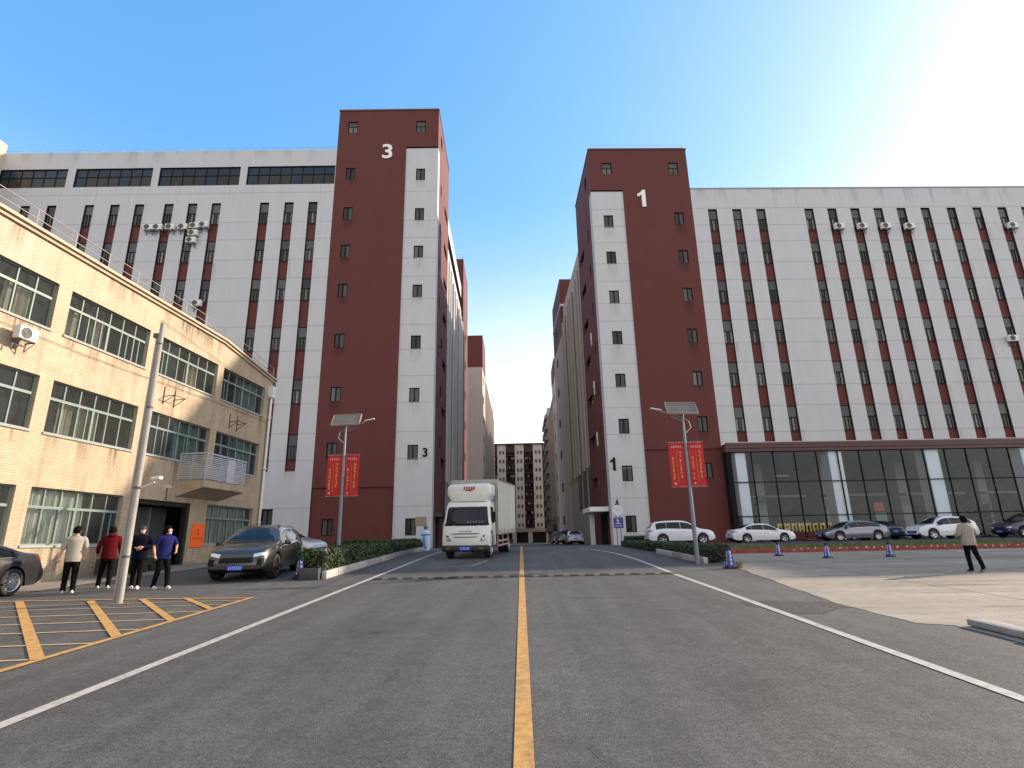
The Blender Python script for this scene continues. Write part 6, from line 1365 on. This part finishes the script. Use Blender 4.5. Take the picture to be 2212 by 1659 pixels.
    for z_, rx_, ry_, yo in ((hz, .172, .128, 0), (hz + .02, .180, .134, 0), (hz + .12, .176, .132, 0), (hz + .24, .170, .126, .1), (1.14, .168, .124, .3), (1.24, .178, .126, .5), (1.33, .196, .124, .75), (1.385, .206, .112, .85), (1.42, .190, .096, .92), (1.45, .135, .082, 1), (1.475, .075, .070, 1), (1.50, .064, .062, 1.05)):
        b2 = 1 + (B - 1) * min(1, max(0, (1.5 - z_) / .12)); G_.append(ring(v(0, lean * yo, z_), rx_ * b2 * k, ry_ * b2 * k, 24, z_ * 17, .022 if z_ < 1.35 else .006))
    tz.grid(G_); c_ = v(0, 0, hz + .03); tz.add(G_[0][:-1] + [tuple(c_)], [((q + 1) % 24, q, 24) for q in range(24)])
    for i in (0, 1):
        s0 = S[i] + Vector(((-1 if i else 1) * .05, 0, -.005)) * k
        if sleeve == 'long': limb(tz, [s0, S[i] + v(0, 0, -.03), El[i], El[i].lerp(Wr[i], .92)], [.062 * B, .066 * B, .055 * B, .043 * B], ph=i)
        else: e_ = .80 if sleeve == 'short' else .98; limb(tz, [s0, S[i] + v(0, 0, -.03), S[i].lerp(El[i], e_)], [.060 * B, .066 * B, .064 * B], ph=i)
    tz.obj('jacket' if sleeve != 'short' else 'polo_shirt', top_m, o, 70)
    if hood: MB().ell(v(0, -.085 + lean, 1.47), (.115 * k, .075 * k, .07 * k), 14, 8).obj('hood', top_m, o, 60)
    tr_ = MB(); G_ = [ring(v(0, 0, z_), rx_ * k, ry_ * k, 20) for z_, rx_, ry_ in ((1.02, .150, .112), (.92, .160, .120), (.85, .160, .118), (.80, .150, .105), (.77, .120, .08))]; tr_.grid(G_, True)
    for i in (0, 1):
        h_ = v((-1, 1)[i] * .082, 0, .88); limb(tr_, [h_, h_ + (Kn[i] - h_) * .35 + v(0, 0, 0), Kn[i], Kn[i].lerp(An[i], .6), An[i] + v(0, 0, -.045)], [.090, .092, .074, .064, .062], ph=i * 2)
    tr_.obj('trousers', leg_m, o, 70)
    for i in (0, 1):
        sm = MB(); a = An[i]; tz = legs[i][2]; rot = Matrix.Rotation(legs[i][4] if len(legs[i]) > 4 else 0, 3, 'X')
        def sh(p): q = Vector((p.x, p.y, max(p.z, -.55))); q.x *= 1 + .12 * (q.y > 0); q.z *= 1 - .3 * max(0, q.y); return rot @ Vector((q.x * .047 * k, q.y * .135 * k, q.z * .062 * k))
        sm.ell((a.x, a.y + .045 * k, a.z - .05 * k), (1, 1, 1), 16, 9, sh); sm.obj('shoe', shoe_m, o, 60)
        so_ = MB(); so_.ell((a.x, a.y + .045 * k, a.z - .082 * k), (1, 1, 1), 16, 5, lambda p: rot @ Vector((p.x * .052 * k, p.y * .14 * k, p.z * .012 * k))); so_.obj('shoe_sole', M('pale_sole', (.5, .5, .48), .7), o, 60)
    return o
beige = M('beige_jacket_cloth', (.33, .30, .265), .9, spec=.08, var=.06, scale=9, bump=.2); maroon = M('maroon_hoodie_cloth', (.085, .005, .009), .9, spec=.08, var=.1, scale=9, bump=.2); navy = M('navy_jacket_cloth', (.0045, .0055, .014), .9, spec=.08, bump=.2); royal = M('royal_blue_polo_cloth', (.014, .016, .09), .85, spec=.08, var=.12, scale=9, bump=.2)
blk = M('black_trouser_cloth', (.0055, .0055, .006), .9, spec=.08, var=.2, scale=9, bump=.2); wsh = M('white_shoe', (.60, .58, .53), .6, var=.08, scale=12); bsh = M('brown_shoe', (.09, .07, .055), .6); knit = M('taupe_knit', (.29, .26, .23), .95, spec=.08, var=.06, scale=12, bump=.4, bscale=90)
dn = ((-.05, .0, -.27), (-.01, .05, -.24), (.3, .6, 0)); dnr = ((.05, .0, -.27), (.01, .05, -.24), (-.3, .6, 0))
person('person in short beige jacket, black trousers and white shoes, seen from behind', (-12.3, 15.9), radians(34), 1.74, beige, blk, wsh, (((-.07, -.02, -.27), (-.05, .02, -.24), (.4, .5, 0)), ((.07, .0, -.26), (.0, .06, -.24), (-.3, .6, 0))), ((-.10, .07, 0, .02), (.11, -.05, 0, .0)), head=radians(-42), hair='short', sleeve='mid', hem=-.02, bulk=1.08)
person('person in dark red hooded jacket and black trousers, just left of the pole', (-12.1, 17.0), radians(38), 1.72, maroon, blk, wsh, (((-.08, .0, -.26), (.0, .14, -.17), (.4, .5, 0)), ((.06, .02, -.27), (.05, .08, -.22), (-.3, .6, 0))), ((-.14, .16, .0, .03), (.09, -.12, 0, .04)), hair='short', hood=True, hem=-.02, bulk=1.1)
person('person in navy jacket, cap and mask with hands together, right of the pole', (-10.93, 16.6), radians(205), 1.72, navy, blk, wsh, (((-.10, .03, -.25), (.20, .15, -.02), (1, .2, 0)), ((.10, .03, -.25), (-.20, .16, -.04), (-1, .2, 0))), ((-.08, .12, 0, .03), (.09, -.07, 0, .03)), head=radians(12), hair='full', hem=0, bulk=1.12, cap=M('grey_cap', (.03, .03, .032), .8), mask=1)
person('person in royal blue short sleeved polo shirt, looking to the right', (-10.1, 16.4), radians(240), 1.70, royal, blk, wsh, (((-.14, -.05, -.22), (.10, .18, -.14), (1, .3, 0)), ((.10, -.08, -.24), (.0, .10, -.22), (-.3, .6, 0))), ((-.12, .14, 0, .03), (.10, -.16, .0, .05)), head=radians(30), hair='short', sleeve='short', hem=-.04, bulk=1.06, mask=2, lean=.05)
person('person in taupe jumper and black trousers walking away alone on the plaza', (12.58, 16.65, .01), radians(8), 1.52, knit, blk, bsh, (((-.09, .03, -.25), (.10, .18, -.02), (1, .3, 0)), ((.12, .03, -.24), (-.06, .20, -.04), (-1, .3, 0))), ((-.05, .05, 0, .03), (.12, -.22, .03, .02, -.5)), head=0, hair='full', hem=-.03, bulk=1.28, lean=.0)
